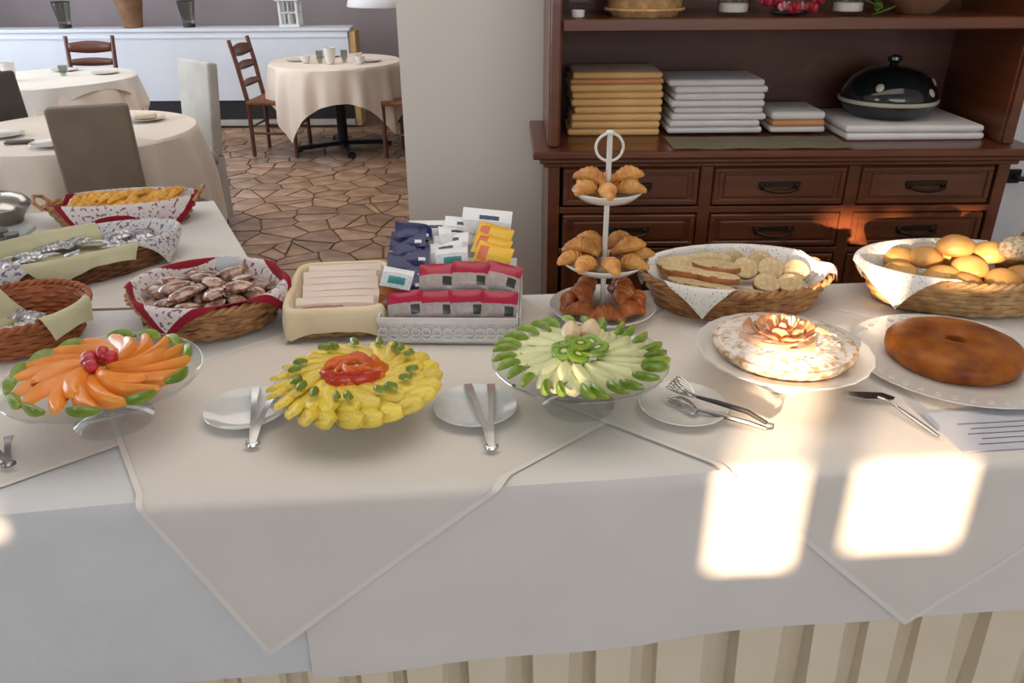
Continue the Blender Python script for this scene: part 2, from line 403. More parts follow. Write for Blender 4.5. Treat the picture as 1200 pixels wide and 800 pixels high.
# left wall: sill, head and end piers around a long window
struct('wall_left', join(bx(XL - .2, XL, YB, YF, -.012, .7), bx(XL - .2, XL, YB, YF, 2.5, HC), bx(XL - .2, XL, YB, 1.4, .7, 2.5), bx(XL - .2, XL, 7.8, YF, .7, 2.5)), 'wall_cream')
wl = struct('window_1', join(bx(XL - .14, XL - .06, 1.4, 7.8, .7, .76), bx(XL - .14, XL - .06, 1.4, 7.8, 2.44, 2.5), *[bx(XL - .14, XL - .06, 1.4 + k * 1.585, 1.46 + k * 1.585, .76, 2.44) for k in range(5)]), 'white_paint')
for k in range(4): part('pane', bx(XL - .105, XL - .095, 1.46 + k * 1.585, 2.985 + k * 1.585, .76, 2.44), 'window_glass', wl)
struct('sun_blocker', bx(-9.6, -9.4, -9, 10, -.4, 4.2), 'wall_cream')   # unseen blocker added outside the long window to stop the low sun
# wall behind the camera with openings cut to shape the sun patches
panes = [(-1.745, -1.588, 1.28, 1.765), (-1.508, -1.300, 1.325, 1.53), (-1.560, -1.475, 1.60, 1.765), (-1.40, -1.23, 1.69, 1.765), (-2.95, -2.87, 1.425, 1.475), (-2.09, -2.03, 1.605, 1.655)]
xs = sorted({XL, XR} | {p[0] for p in panes} | {p[1] for p in panes})
pv = []
for a, c in zip(xs, xs[1:]):
    z0 = -.012
    for p in sorted((p for p in panes if p[0] <= a + 1e-6 and p[1] >= c - 1e-6), key=lambda p: p[2]):
        pv.append(bx(a, c, YB - .06, YB, z0, p[2])); z0 = p[3]
    pv.append(bx(a, c, YB - .06, YB, z0, HC))
struct('wall_back', join(*pv), 'wall_cream')
w2 = struct('sun_patch_openings', join(*[join(bx(p[0], p[1], YB - .05, YB - .01, p[2], p[2] + .008), bx(p[0], p[1], YB - .05, YB - .01, p[3] - .008, p[3])) for p in panes]), 'white_paint')
for p in panes: part('pane', bx(p[0], p[1], YB - .035, YB - .03, p[2] + .008, p[3] - .008), 'window_glass', w2)
for nm, x0, x1 in (('added_window_left', -6.1, -3.1), ('added_window_right', -1.1, 3.0)):      # added frames and blinds behind the fill lights, no opening in the wall
    wf = struct(nm, join(bx(x0, x1, YB, YB + .05, .96, 1.01), bx(x0, x1, YB, YB + .05, 2.49, 2.54), bx(x0, x0 + .05, YB, YB + .05, 1.01, 2.49), bx(x1 - .05, x1, YB, YB + .05, 1.01, 2.49)), 'white_paint')
    part('blind', bx(x0 + .05, x1 - .05, YB + .005, YB + .015, 1.01, 2.49), 'ceiling_paint', wf)
for x, y, w, d in ((.1, 1.75, 3.2, 1.6), (-2.2, 6.2, 4, 3)):
    struct('ceiling_lamp', bx(x - w / 2, x + w / 2, y - d / 2, y + d / 2, 2.755, HC), 'ceiling_paint')
# wall behind the cabinet, its free end is the pillar-like edge
struct('wall_front', bx(-.374, XR, 2.86, 3.06, -.012, HC), 'wall_cream')
struct('baseboard_front', bx(-.374, 1.6, 2.845, 2.86, -.012, .09), 'white_paint')
dr = struct('door_1', bx(1.70, 2.55, 2.825, 2.858, 0, 2.05, .004), 'white_paint')
part('door_handle', join(xf(box(.05, .012, .05, bev=.004), (1.785, 2.818, .865)), tube([(1.785, 2.812, .865), (1.785, 2.78, .865), (1.80, 2.775, .865), (1.90, 2.775, .865)], .009)), 'black_iron', dr)
struct('trim_1', join(bx(1.63, 1.695, 2.815, 2.858, 0, 2.12), bx(2.555, 2.62, 2.815, 2.858, 0, 2.12), bx(1.695, 2.555, 2.815, 2.858, 2.055, 2.12)), 'white_paint')
# low partition wall
hw = struct('wall_partition', bx(-6.55, -1.56, 8.32, 8.52, 0, .90), 'half_wall_paint')
part('ledge', bx(-6.55, -1.54, 8.27, 8.56, .90, .935, .006), 'half_wall_paint', hw)
part('front_panel', bx(-6.55, -1.57, 8.285, 8.32, .26, .90), 'half_wall_paint', hw)
part('moulding', bx(-6.55, -1.57, 8.275, 8.287, .845, .862), 'half_wall_paint', hw)
part('dark_plinth', bx(-6.55, -1.57, 8.30, 8.32, .075, .26), 'dark_base', hw)
part('base_strip', bx(-6.55, -1.57, 8.285, 8.32, .015, .07), 'base_strip', hw)
part('end_cap', bx(-1.56, -1.50, 8.30, 8.54, 0, .90, .004), 'pine_wood', hw)

# crazy-paving floor stones (Voronoi cells clipped in code), each its own piece
def clip(poly, nx, ny, d):
    out = []
    for i, (x, y) in enumerate(poly):
        x2, y2 = poly[(i + 1) % len(poly)]; a = nx * x + ny * y - d; c = nx * x2 + ny * y2 - d
        if a <= 0: out.append((x, y))
        if a * c < 0: t = a / (a - c); out.append((x + t * (x2 - x), y + t * (y2 - y)))
    return out
rs = random.Random(3); pts = []
for ix in range(-19, 0):
    for iy in range(17, 49):
        pts.append(((ix + .5 + rs.uniform(-.62, .62)) * .20 + (iy % 2) * .07, (iy + .5 + rs.uniform(-.62, .62)) * .175))
ns = 0
for i, (x, y) in enumerate(pts):
    if not (-3.05 < x < -.15 and 3.5 < y < 8.2): continue
    if x < -2.2 and y < 4.9 or x > -.35 and y < 4: continue
    poly = [(x - .4, y - .4), (x + .4, y - .4), (x + .4, y + .4), (x - .4, y + .4)]
    for j, (a, c) in enumerate(pts):
        if i == j or abs(a - x) > .6 or abs(c - y) > .6: continue
        dx, dy = a - x, c - y; ln = math.hypot(dx, dy); nx, ny = dx / ln, dy / ln
        poly = clip(poly, nx, ny, nx * (x + a) / 2 + ny * (y + c) / 2 - .007)
        if len(poly) < 3: break
    if len(poly) < 3: continue
    ns += 1
    if ns > 298: break
    loc = [(p[0] - x, p[1] - y) for p in poly]
    part('stone', prism(loc, .012 + rs.uniform(-.002, .001), -.012), 'floor_stone', floor, loc=(x, y, 0), smooth=False)

# ------------------------------------------------------------------ buffet table, cloths, skirt
TA = math.atan(.0746); TO = Vector((0, 1.104, 0))
def tb(u, v, z): return Vector((u * math.cos(TA) - v * math.sin(TA), TO.y + u * math.sin(TA) + v * math.cos(TA), z))
TZ = .80
tbl = thing('buffet_table', 'long buffet table hidden under white cloths and a beige pleated skirt', 'table', (0, TO.y, 0), TA)
part('tabletop', bx(-1.9, 1.75, .012, .80, TZ - .035, TZ - .004, .003), 'pine_wood', tbl)
for x in (-1.8, 0, 1.65):
    for y in (.09, .70): part('leg', bx(x - .025, x + .025, y - .025, y + .025, 0, TZ - .035), 'pine_wood', tbl)
def sstep(a, b, x):
    t = max(0, min(1, (x - a) / (b - a))); return t * t * (3 - 2 * t)
def drape(v, r=.012, lift=0.0, out=0.0):
    """v: signed distance behind the front edge; negative hangs down. returns (v', z)"""
    q = r * PI / 2
    if v >= r: return v, TZ + lift
    s = r - v
    if s <= q:
        a = s / r; return r - (r + out) * math.sin(a), TZ + lift - r + r * math.cos(a)
    return -out, TZ + lift - r - (s - q)
def cloth(u0, u1, hem0, hem1, lift, out, amp, seed, nu=120, back=.80):
    def fn(a, c):
        u = u0 + (u1 - u0) * a; hem = hem0 + (hem1 - hem0) * a + .004 * math.sin(u * 9 + seed)
        # v from back to the hem, dense at the edge
        vs = back - .0 if c == 0 else None
        tot = back + (TZ - hem)
        s = c * tot; v = back - s
        vv, z = drape(v, lift=lift, out=out)
        if v < 0:
            k = min(1, -v / .35)
            vv -= k * (amp * (1 + math.sin(u * 6.1 + seed)) + amp * .55 * (1 + math.sin(u * 13.7 + seed * 2 + 1)) + .004)
            crease = math.exp(-((u - u0) % .41 - .2) ** 2 / .00004) * .0022; vv -= crease * k
        return tb(u, vv, z)
    return grid(fn, nu, 74)
single('tablecloth', cloth(-1.92, -.335, .372, .418, .0, .004, .006, .5), 'linen_blue_white', 'bluish white tablecloth hanging over the front below the melon platter', 'tablecloth')
single('tablecloth', cloth(-.37, 1.77, .412, .508, .0018, .008, .007, 2.2, 170), 'linen_white', 'white tablecloth with bright sun patches hanging in front of pie and cake', 'tablecloth')
def skirt(nu, u0, u1):
    rs = random.Random(11); V = []; F = []
    pts = []; u = u0
    while u < u1:
        w = rs.uniform(.085, .16); d = rs.uniform(.022, .04)
        pts += [(u, .0), (u + w * .55, .0 - .006), (u + w * .62, .002), (u + w * .38, d), (u + w * .8, d + .004), (u + w * .96, d - .006)]
        u += w
    n = len(pts)
    for j in range(7):
        z = .02 + (TZ - .06) * j / 6; k = 1 + .5 * (1 - j / 6)
        for i, (x, y) in enumerate(pts): V.append(tuple(tb(x + .004 * math.sin(j + i), .058 + (y - .035) * k, z)))
    for j in range(6):
        for i in range(n - 1): F.append((j * n + i, j * n + i + 1, (j + 1) * n + i + 1, (j + 1) * n + i))
    return V, F
single('table_skirt', skirt(0, -1.85, 1.72), 'linen_skirt', 'beige pleated table skirt below the white tablecloth hem', 'table skirt')
def overlay(name, tip, dl, dr, sl, sr, lift, out, label):
    dl = Vector(dl).normalized(); dr_ = Vector(dr).normalized(); t = Vector(tip)
    def fn(a, c, up=0.0):
        p = t + dl * (sl * a) + dr_ * (sr * c); vv, z = drape(p.y, lift=lift + up, out=out + up)
        if p.y < 0: vv -= min(1, -p.y / .35) * (.018 + .004 * math.sin(p.x * 14 + 1))
        return tb(p.x, vv, z)
    o = single(name, grid(fn, 90, 90), 'linen_overlay', label, 'table topper')
    w = .010; strips = []
    for f in (lambda u, v: fn(u, w / sr * v, .0007), lambda u, v: fn(u, 1 - w / sr * v, .0007), lambda u, v: fn(w / sl * v, u, .0007), lambda u, v: fn(1 - w / sl * v, u, .0007)):
        strips.append(grid(f, 180, 3)[:2])
    part('hem', join(*strips), 'linen_hem', o)
overlay('table_topper', (-.437, -.322), (-.47, .88), (.79, .61), .78, 1.0, .0046, .016, 'cream square topper with one corner hanging below the pineapple platter')
overlay('table_topper', (.735, -.350), (-.73, .68), (.76, .65), .98, .80, .0064, .020, 'cream square topper with corner hanging between the sun patches')
overlay('table_topper', (-1.36, -.33), (-.62, .78), (.80, .60), .70, .86, .0028, .012, 'cream square topper under the melon platter running off the table end')
# corner table behind on the left
CP = [(-2.3, 1.75), (-.60, 1.875), (-1.06, 2.80), (-2.3, 2.50)]
ct = thing('corner_table', 'corner buffet table carrying three bread baskets under white cloth', 'table', (-1.4, 2.2, 0))
def rel(p): return [(x + 1.4, y - 2.2) for x, y in p]
part('tabletop', prism(rel([(-2.29, 1.765), (-.625, 1.887), (-1.07, 2.785), (-2.29, 2.49)]), .03, TZ - .036), 'pine_wood', ct)
for x, y in ((-2.2, 1.9), (-.8, 2.0), (-1.15, 2.65), (-2.2, 2.4)): part('leg', bx(x + 1.375, x + 1.425, y - 2.225, y - 2.175, 0, TZ - .036), 'pine_wood', ct)
def poly_cloth(poly, z, drop, nseg=60):
    """flat top following a polygon plus a falling, gently folded edge (not on the first side)"""
    n = len(poly); cx = sum(p[0] for p in poly) / n; cy = sum(p[1] for p in poly) / n
    ring = []
    for i in range(n):
        a, c = poly[i], poly[(i + 1) % n]
        for k in range(nseg): t = k / nseg; ring.append((a[0] + (c[0] - a[0]) * t, a[1] + (c[1] - a[1]) * t, i))
    V = [(cx, cy, z)]; F = []; m = len(ring); lev = [0, .006, .02, .1, .25, drop]
    for j, d in enumerate(lev):
        for k, (x, y, i) in enumerate(ring):
            vx, vy = x - cx, y - cy; ln = math.hypot(vx, vy)
            fold = 0 if i == 0 else (.002 if j == 1 else (.004 + .02 * d / drop * (1 + math.sin(k * .55)) if j else 0))
            V.append((x + vx / ln * fold, y + vy / ln * fold, z - (d if i else min(d, .02))))
    F += [(0, 1 + k, 1 + (k + 1) % m) for k in range(m)]
    for j in range(len(lev) - 1):
        for k in range(m): F.append((1 + j * m + k, 1 + (j + 1) * m + k, 1 + (j + 1) * m + (k + 1) % m, 1 + j * m + (k + 1) % m))
    return V, F
single('tablecloth', poly_cloth(CP, TZ + .001, .62), 'linen_white', 'white tablecloth on the corner table under the bread baskets', 'tablecloth')

# ------------------------------------------------------------------ cabinet (hutch)
CX0, CX1, CY = .112, 1.505, 2.40
cab = thing('cabinet', 'dark red-brown wooden hutch cabinet with drawers and open shelves', 'cabinet', (.81, 2.6, 0))
def cb(name, vf, mt='cabinet_wood', label=None, parent=None): 
    return part(name, xf(vf, (-.81, -2.6, 0)) if parent is None else vf, mt, parent or cab, label=label, smooth=False)
for x0, x1 in ((CX0, CX0 + .036), (CX1 - .036, CX1)):
    cb('side_panel', bx(x0, x1, CY + .01, 2.84, 0, 1.035, .002)); cb('side_panel', bx(x0, x1, CY + .03, 2.84, 1.068, 2.12, .002))
    cb('stile', bx(x0, x1 if x0 > .5 else x1, CY, CY + .012, 0, 1.03, .002))
    cb('stile', bx(x0 + .004, x1 - .004, CY + .012, CY + .03, 1.068, 2.1, .003))
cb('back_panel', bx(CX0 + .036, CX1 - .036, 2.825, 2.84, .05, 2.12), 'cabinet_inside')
cb('counter', join(bx(.065, 1.552, CY - .045, 2.845, 1.042, 1.066, .006, 2), bx(.085, 1.532, CY - .028, 2.845, 1.026, 1.042, .004), bx(.098, 1.52, CY - .014, 2.845, 1.012, 1.026, .004)))
cb('shelf', join(bx(CX0 + .036, CX1 - .036, CY + .035, 2.825, 1.396, 1.419), bx(CX0 + .036, CX1 - .036, CY + .022, CY + .04, 1.388, 1.421, .004)))
cb('shelf', join(bx(CX0 + .036, CX1 - .036, CY + .035, 2.825, 1.80, 1.825), bx(CX0 + .036, CX1 - .036, CY + .022, CY + .04, 1.79, 1.83, .004)))
cb('cornice', join(bx(.06, 1.557, CY - .04, 2.845, 2.14, 2.19, .01), bx(.085, 1.53, CY - .015, 2.845, 2.12, 2.14, .004)))
cb('plinth', bx(CX0 + .03, CX1 - .03, CY + .03, CY + .05, 0, .08))
cb('rail', bx(CX0 + .036, CX1 - .036, CY, CY + .015, .866, .886, .002)); cb('rail', bx(CX0 + .036, CX1 - .036, CY, CY + .015, .735, .752, .002)); cb('rail', bx(CX0 + .036, CX1 - .036, CY, CY + .015, .08, .10, .002))
cols = [(.156, .573), (.612, 1.018), (1.057, 1.462)]
for x in ((.573, .612), (1.018, 1.057)): cb('stile', bx(x[0], x[1], CY - .001, CY + .016, .08, 1.012, .003))
def front(name, x0, x1, z0, z1, hz):
    cx, cz = (x0 + x1) / 2, (z0 + z1) / 2; w, h = x1 - x0, z1 - z0
    d = part(name, join(box(w - .004, .02, h - .004, (0, .012, 0), .002), *[xf(box(*s, bev=.003), l) for s, l in (((w - .008, .01, .016), (0, 0, h / 2 - .012)), ((w - .008, .01, .016), (0, 0, -h / 2 + .012)), ((.016, .01, h - .036), (w / 2 - .012, 0, 0)), ((.016, .01, h - .036), (-w / 2 + .012, 0, 0)))]), 'cabinet_wood', cab, loc=(cx - .81, CY + .002 - 2.6, cz), smooth=False)
    part('panel', box(w - .07, .008, h - .05 if h < .3 else h - .09, (0, .0005, 0), .003), 'cabinet_wood', d, smooth=False)
    if hz is not None:
        k = join(box(.014, .01, .022, (-.052, -.008, 0), .003), box(.014, .01, .022, (.052, -.008, 0), .003), box(.128, .004, .016, (0, -.005, .006), .0015), tube([(-.052, -.014, 0), (-.05, -.024, -.004), (-.03, -.028, -.01), (0, -.029, -.013), (.03, -.028, -.01), (.05, -.024, -.004), (.052, -.014, 0)], .005))
        part('handle', k, 'dark_brass', d, loc=(hz[0], 0, hz[1]), label='dark metal bail handle')
for x0, x1 in cols:
    front('drawer', x0, x1, .888, 1.010, (0, 0)); front('drawer', x0, x1, .754, .864, (0, 0)); front('door', x0, x1, .102, .733, ((x1 - x0) / 2 - .09, .2))
# things in the cabinet
single('runner', grid(lambda u, v: (.48 + .53 * u, 2.372 + .17 * v, 1.0685 + .001 * math.sin(u * 20)), 30, 8), 'runner_olive', 'olive green cloth runner lying on cabinet counter under the linen', 'runner')
def folded(w, d, h, seed):
    """one folded cloth: layered rounded slab with visible fold at the front"""
    rs = random.Random(seed); L_ = 1 if h < .03 else 2; out = []
    for k in range(L_):
        t = h / L_; x, y = rs.uniform(-.004, .004), rs.uniform(-.004, .004)
        out.append(xf(box(w - rs.uniform(0, .008), d - rs.uniform(0, .008), t * .97, bev=t * .42, seg=3), (x, y, t * (k + .5))))
    return join(*out)
def stack(x0, x1, y0, y1, z, specs, group, lab):
    rs = random.Random(int(x0 * 100)); zz = z
    for i, (h, mt, lb) in enumerate(specs):
        w, d = x1 - x0 - rs.uniform(0, .02), y1 - y0 - rs.uniform(0, .02)
        od = 'lowest second third fourth fifth sixth seventh eighth ninth'.split()[i]; od = 'topmost' if i == len(specs) - 1 else (od if i == 0 else od + ' from below')
        single('folded_tablecloth', folded(w, d, h, i + int(x0 * 50)), mt, lb or lab.replace('@', od), 'folded linen', ((x0 + x1) / 2 + rs.uniform(-.008, .008), (y0 + y1) / 2, zz), (0, 0, rs.uniform(-.02, .02)), group)
        zz += h + .0006
    return zz
CZ = 1.0665
stack(.182, .478, 2.565, 2.79, CZ, [(.022, 'towel_yellow', None)] * 7 + [(.014, 'towel_orange', 'orange-brown folded cloth near the top of the yellow linen stack'), ] + [(.02, 'towel_yellow', None)], 'yellow linen stack', 'yellow folded tablecloth, @ in the yellow stack on the cabinet counter')
stack(.497, .80, 2.56, 2.79, 1.0725, [(.020, 'towel_white', None)] * 8, 'white linen stack', 'white folded tablecloth, @ in the tall white stack on the cabinet counter')
stack(.815, 1.0, 2.565, 2.78, 1.0725, [(.02, 'towel_white', 'lowest pale folded cloth in the short stack between white linens'), (.018, 'towel_orange', 'orange striped folded cloth in the short linen stack'), (.026, 'towel_white', 'topmost pale folded cloth on the short linen stack')], None, '')
single('folded_tablecloth', folded(.43, .32, .022, 5), 'towel_white', 'wide white folded cloth lying flat under another, below the black tureen', 'folded linen', (1.235, 2.63, CZ), (0, 0, .01))
single('folded_tablecloth', folded(.425, .315, .022, 6), 'towel_white', 'wide white folded cloth that the black tureen stands on', 'folded linen', (1.232, 2.632, CZ + .0226), (0, 0, -.01))
tu = thing('tureen', 'glossy black ceramic tureen with domed lid on folded white cloths', 'tureen', (1.205, 2.645, CZ + .046))
part('bowl', lathe([(.10, 0), (.105, .004), (.13, .022), (.146, .042), (.149, .052), (.143, .054)], 48), 'tureen_glaze', tu)
part('rim_band', lathe([(.1475, .046), (.1505, .05), (.1505, .056), (.147, .058)], 48, False, False), 'tureen_cream', tu, label='cream line round the rim')
ld = part('lid', lathe([(.144, .055), (.146, .062), (.138, .086), (.118, .115), (.085, .138), (.045, .15), (.001, .154)], 48), 'tureen_glaze', tu)
part('knob', lathe([(.016, .15), (.012, .160), (.022, .170), (.021, .179), (.008, .184), (.001, .185)], 24), 'tureen_glaze', ld)
for a, zz, rr in ((-2.2, .10, .131), (-.95, .085, .140), (-.4, .108, .124)):
    part('painted_mark', xf(blob(.012, .004, .014, 12, 6), TR((rr * math.cos(a), rr * math.sin(a), zz), (-.55, 0, a + PI / 2))), 'tureen_cream', ld, label='cream painted fleck')
HZ = 1.4195
single('wicker_pot', join(lathe([(.095, 0), (.107, .02), (.112, .06), (.118, .11), (.116, .12), (.108, .118), (.10, .06), (.09, .012)], 40, fn=lambda a, r, z: 1 + .012 * math.sin(a * 20 + z * 260)), *[tube([(.115 * math.cos(t * PI / 18), .115 * math.sin(t * PI / 18), zz) for t in range(36)], .005, 6, True) for zz in (.02, .055, .09, .12)]), 'wicker_pale', 'low pale wicker pot on the upper shelf of the cabinet', 'basket', (.40, 2.58, HZ))
single('candle_cup', lathe([(.014, 0), (.019, .004), (.02, .02), (.018, .022), (.016, .008), (.001, .007)], 20), 'porcelain', 'tiny white cup at the end of the upper shelf', 'cup', (.197, 2.50, HZ))
def tumbler(x, y, label):
    t = thing('glass_jar', label, 'glass', (x, y, HZ))
    part('glass_body', lathe([(.044, 0), (.047, .004), (.05, .06), (.052, .11), (.049, .11), (.046, .012), (.001, .01)], 32, True, False), 'glass', t)
    part('candle', lathe([(.04, .0125), (.041, .016), (.041, .034), (.001, .036)], 24), 'candle', t)
tumbler(.655, 2.54, 'clear glass jar holding a stubby candle beside the red flowers and wicker pot')
tumbler(.99, 2.54, 'clear glass jar holding a stubby candle beside a green leaf')
fl = thing('flower_arrangement', 'low arrangement of dark red flowers on the upper shelf', 'flowers', (.82, 2.53, HZ))
rf = random.Random(5)
part('foam_base', xf(blob(.06, .03, .009, 14, 8), (0, .01, .009)), 'dark_base', fl)
for i in range(9):
    x, y, z = -.072 + .018 * i, rf.uniform(-.03, .03), .016 + rf.uniform(0, .03)
    pet = join(*[xf(blob(.011, .006, .013, 8, 6), TR((.010 * math.cos(a), .010 * math.sin(a), 0), (0, .5, a))) for a in [k * 2 * PI / 6 for k in range(6)]], xf(blob(.008, .008, .012, 8, 6), (0, 0, .004)))
    part('flower', pet, 'flower_pink' if i in (3, 6) else 'flower_red', fl, loc=(x, y, z), rot=(rf.uniform(-.9, -.2), rf.uniform(-.4, .4), 0))
single('leaf_sprig', join(*[xf(sweep(.07, .4, lambda t: .012 * math.sin(PI * t) + .0008, lambda t: .003, 8), TR((.02 * math.cos(a), .02 * math.sin(a), .012 + .01 * k), (0, -.35, a))) for k, a in enumerate((0, 1.2, 2.5, 3.8, 5.2))]), 'leaf', 'small green leafy sprig lying on the upper shelf', 'leaves', (1.075, 2.53, HZ))
single('bowl', lathe([(.05, 0), (.055, .004), (.09, .04), (.105, .075), (.10, .075), (.085, .042), (.001, .012)], 36), 'terracotta', 'dark reddish bowl at the shadowed end of the upper shelf', 'bowl', (1.22, 2.60, HZ))

# ------------------------------------------------------------------ baskets
def basket(label, loc, rx, ry, h, taper, rz, mt, rings=7, stakes=28, p=2.0, handles=False, group=None, name='wicker_basket'):
    t = thing(name, label, 'basket', loc, rz, group)
    def R(a): return (abs(math.cos(a) / rx) ** p + abs(math.sin(a) / ry) ** p) ** (-1 / p)
    rt = h / (2 * rings) * 1.04; n = stakes * 4; W_ = []
    for k in range(rings):
        z = rt + (h - 2 * rt) * k / (rings - 1); f = taper + (1 - taper) * (z / h)
        W_.append(tube([((R(a) * f - rt + .0035 * math.cos(a * stakes / 2 + k * PI)) * math.cos(a), (R(a) * f - rt + .0035 * math.cos(a * stakes / 2 + k * PI)) * math.sin(a), z) for a in [2 * PI * i / n for i in range(n)]], rt, 6, True))
    part('weave', join(*W_), mt, t)
    part('stakes', join(*[tube([((R(a) * (taper + (1 - taper) * q) - rt) * math.cos(a), (R(a) * (taper + (1 - taper) * q) - rt) * math.sin(a), h * q) for q in (0.03, .5, 1)], .0032, 5) for a in [2 * PI * (i + .5) / stakes for i in range(stakes)]]), mt, t)
    m_ = 72
    part('base', join(([(0, 0, .004)] + [(R(a) * taper * .97 * math.cos(a), R(a) * taper * .97 * math.sin(a), .004) for a in [2 * PI * i / m_ for i in range(m_)]] + [((R(a) - 2 * rt) * math.cos(a), (R(a) - 2 * rt) * math.sin(a), h * .97) for a in [2 * PI * i / m_ for i in range(m_)]], [(0, 1 + i, 1 + (i + 1) % m_) for i in range(m_)] + [(1 + i, 1 + (i + 1) % m_, 1 + m_ + (i + 1) % m_, 1 + m_ + i) for i in range(m_)])), mt, t)
    rm = []
    for s in (0, PI):
        rm.append(tube([((R(a) - rt * .6 + .0045 * math.cos(a * 22 + s)) * math.cos(a), (R(a) - rt * .6 + .0045 * math.cos(a * 22 + s)) * math.sin(a), h + .002 + .0045 * math.sin(a * 22 + s)) for a in [2 * PI * i / 180 for i in range(180)]], .0052, 6, True))
    part('rim', join(*rm), mt, t)
    if handles:
        for s in (-1, 1):
            part('handle', tube([(s * (rx - .01), -.045, h), (s * (rx + .012), -.04, h + .024), (s * (rx + .022), 0, h + .036), (s * (rx + .012), .04, h + .024), (s * (rx - .01), .045, h)], .006, 8), mt, t)
    t['_dims'] = (rx, ry, h, taper, p); return t
def liner(bk, half, rot, mt, name, label, depth=None, ruffle=.006, cx=0, cy=0, seed=0, n=72, lift=.006, cat='napkin', hy=None):
    """square napkin lying in a basket and falling over its rim"""
    rx, ry, h, taper, p = bk['_dims']; L0 = Vector(bk.location); rz = bk.rotation_euler.z
    D = depth if depth is not None else h - .014
    def R(a): return (abs(math.cos(a) / rx) ** p + abs(math.sin(a) / ry) ** p) ** (-1 / p)
    def fn(u, v):
        x0, y0 = (u * 2 - 1) * half, (v * 2 - 1) * (hy or half)
        x = cx + x0 * math.cos(rot) - y0 * math.sin(rot); y = cy + x0 * math.sin(rot) + y0 * math.cos(rot)
        a = math.atan2(y, x); l = math.hypot(x, y); Rm = R(a) - .012
        fb = max(.1, (taper + (1 - taper) * (1 - D / h))) ; rb = Rm * fb - .012
        wl_ = math.hypot(Rm - rb, D); wave = math.sin(a * 9 + seed) + .6 * math.sin(a * 17 + seed * 2)
        if l < rb: r, z = l, h - D + .001 * wave * l / rb
        elif l < rb + wl_:
            t = (l - rb) / wl_; r = rb + (Rm - rb) * t - ruffle * .6 * (1 + wave / 1.6) * math.sin(PI * t); z = h - D + D * t + lift * t
        else:
            s = l - rb - wl_; c = .030
            if s < c: t = s / c * PI; r = Rm + .011 * (1 - math.cos(t)); z = h + lift + .012 * math.sin(t)
            else:
                d = s - c; r = Rm + .022 + ruffle * (1 + wave / 1.6) * min(1, d / .03) * .9; z = h + lift - d * .93
                if z < .004: r += (.004 - z) * .9; z = .004 + .001 * (wave + 2)
        return (r * math.cos(a), r * math.sin(a), z)
    g = grid(fn, n, n)
    o = single(name, g, mt, label, cat, L0, (0, 0, rz))
    return o
def in_b(bk, x, y, z=0):
    a = bk.rotation_euler.z; return Vector((bk.location.x + x * math.cos(a) - y * math.sin(a), bk.location.y + x * math.sin(a) + y * math.cos(a), bk.location.z + z))
ZT = TZ + .0078   # top of the cloths
ZC = TZ + .0078
ZK = TZ + .002    # cloth of the corner table
# 1 biscuits
b1 = basket('round wicker basket full of wrapped brown biscuits behind the melon platter', (-.715, 1.765, ZC), .182, .165, .078, .80, 0, 'wicker')
liner(b1, .205, .55, 'napkin_print', 'napkin', 'printed napkin with dark red hem lining the biscuit basket', depth=.055, seed=1, ruffle=.004)
rb = random.Random(21)
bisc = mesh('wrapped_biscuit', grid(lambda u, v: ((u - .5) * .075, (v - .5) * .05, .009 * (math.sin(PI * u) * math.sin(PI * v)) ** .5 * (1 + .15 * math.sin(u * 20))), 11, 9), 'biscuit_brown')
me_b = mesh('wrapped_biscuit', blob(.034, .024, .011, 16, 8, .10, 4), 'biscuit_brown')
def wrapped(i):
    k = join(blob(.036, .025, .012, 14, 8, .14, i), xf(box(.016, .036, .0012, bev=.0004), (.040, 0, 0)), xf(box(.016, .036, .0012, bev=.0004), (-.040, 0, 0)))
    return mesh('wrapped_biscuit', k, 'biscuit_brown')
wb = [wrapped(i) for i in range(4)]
cnt = 0
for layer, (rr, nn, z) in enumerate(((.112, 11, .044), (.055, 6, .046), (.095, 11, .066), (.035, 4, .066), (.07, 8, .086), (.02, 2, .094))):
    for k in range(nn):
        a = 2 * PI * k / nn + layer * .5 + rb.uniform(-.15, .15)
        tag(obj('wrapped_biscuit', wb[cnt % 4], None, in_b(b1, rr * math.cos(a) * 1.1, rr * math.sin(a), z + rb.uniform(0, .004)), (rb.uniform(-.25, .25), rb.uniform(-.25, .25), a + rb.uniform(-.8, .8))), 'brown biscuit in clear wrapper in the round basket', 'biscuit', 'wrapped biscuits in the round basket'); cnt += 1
single('label_card', box(.055, .002, .034, bev=.0005), 'pack_teal', 'small blue and white card standing at the back of the biscuit basket', 'card', in_b(b1, .01, .115, .095), (-.3, 0, .1))
# 2 sliced breads with lace
b2 = basket('wide oval wicker basket with lace cloth and sliced breads behind the pie', (.555, 1.855, ZC), .235, .160, .074, .84, .10, 'wicker')
liner(b2, .245, .30, 'lace_cloth', 'lace_cloth', 'white lace cloth lining the basket of sliced breads', depth=.045, seed=2, ruffle=.004, hy=.185, cx=-.012, cy=.03)
def slice_bread(rx, ry, t, seed):
    n = 22; rs = random.Random(seed); ph = rs.uniform(0, 6)
    ring = [(rx * math.cos(a) * (1 + .04 * math.sin(3 * a + ph)), ry * math.sin(a) * (1 + .04 * math.sin(2 * a + ph))) for a in [2 * PI * i / n for i in range(n)]]
    V = []; 
    for z, k in ((0, .93), (t * .15, 1), (t * .85, 1), (t, .93)): V += [(x * k, y * k, z) for x, y in ring]
    F = [tuple(range(n))[::-1], tuple(3 * n + i for i in range(n))]
    for j in range(3): F += [(j * n + i, j * n + (i + 1) % n, (j + 1) * n + (i + 1) % n, (j + 1) * n + i) for i in range(n)]
    me = mesh('bread_slice', (V, F), ['bread_cut', 'bread_crust'])
    for f in me.polygons:
        if abs(f.normal.z) < .5: f.material_index = 1
    return me
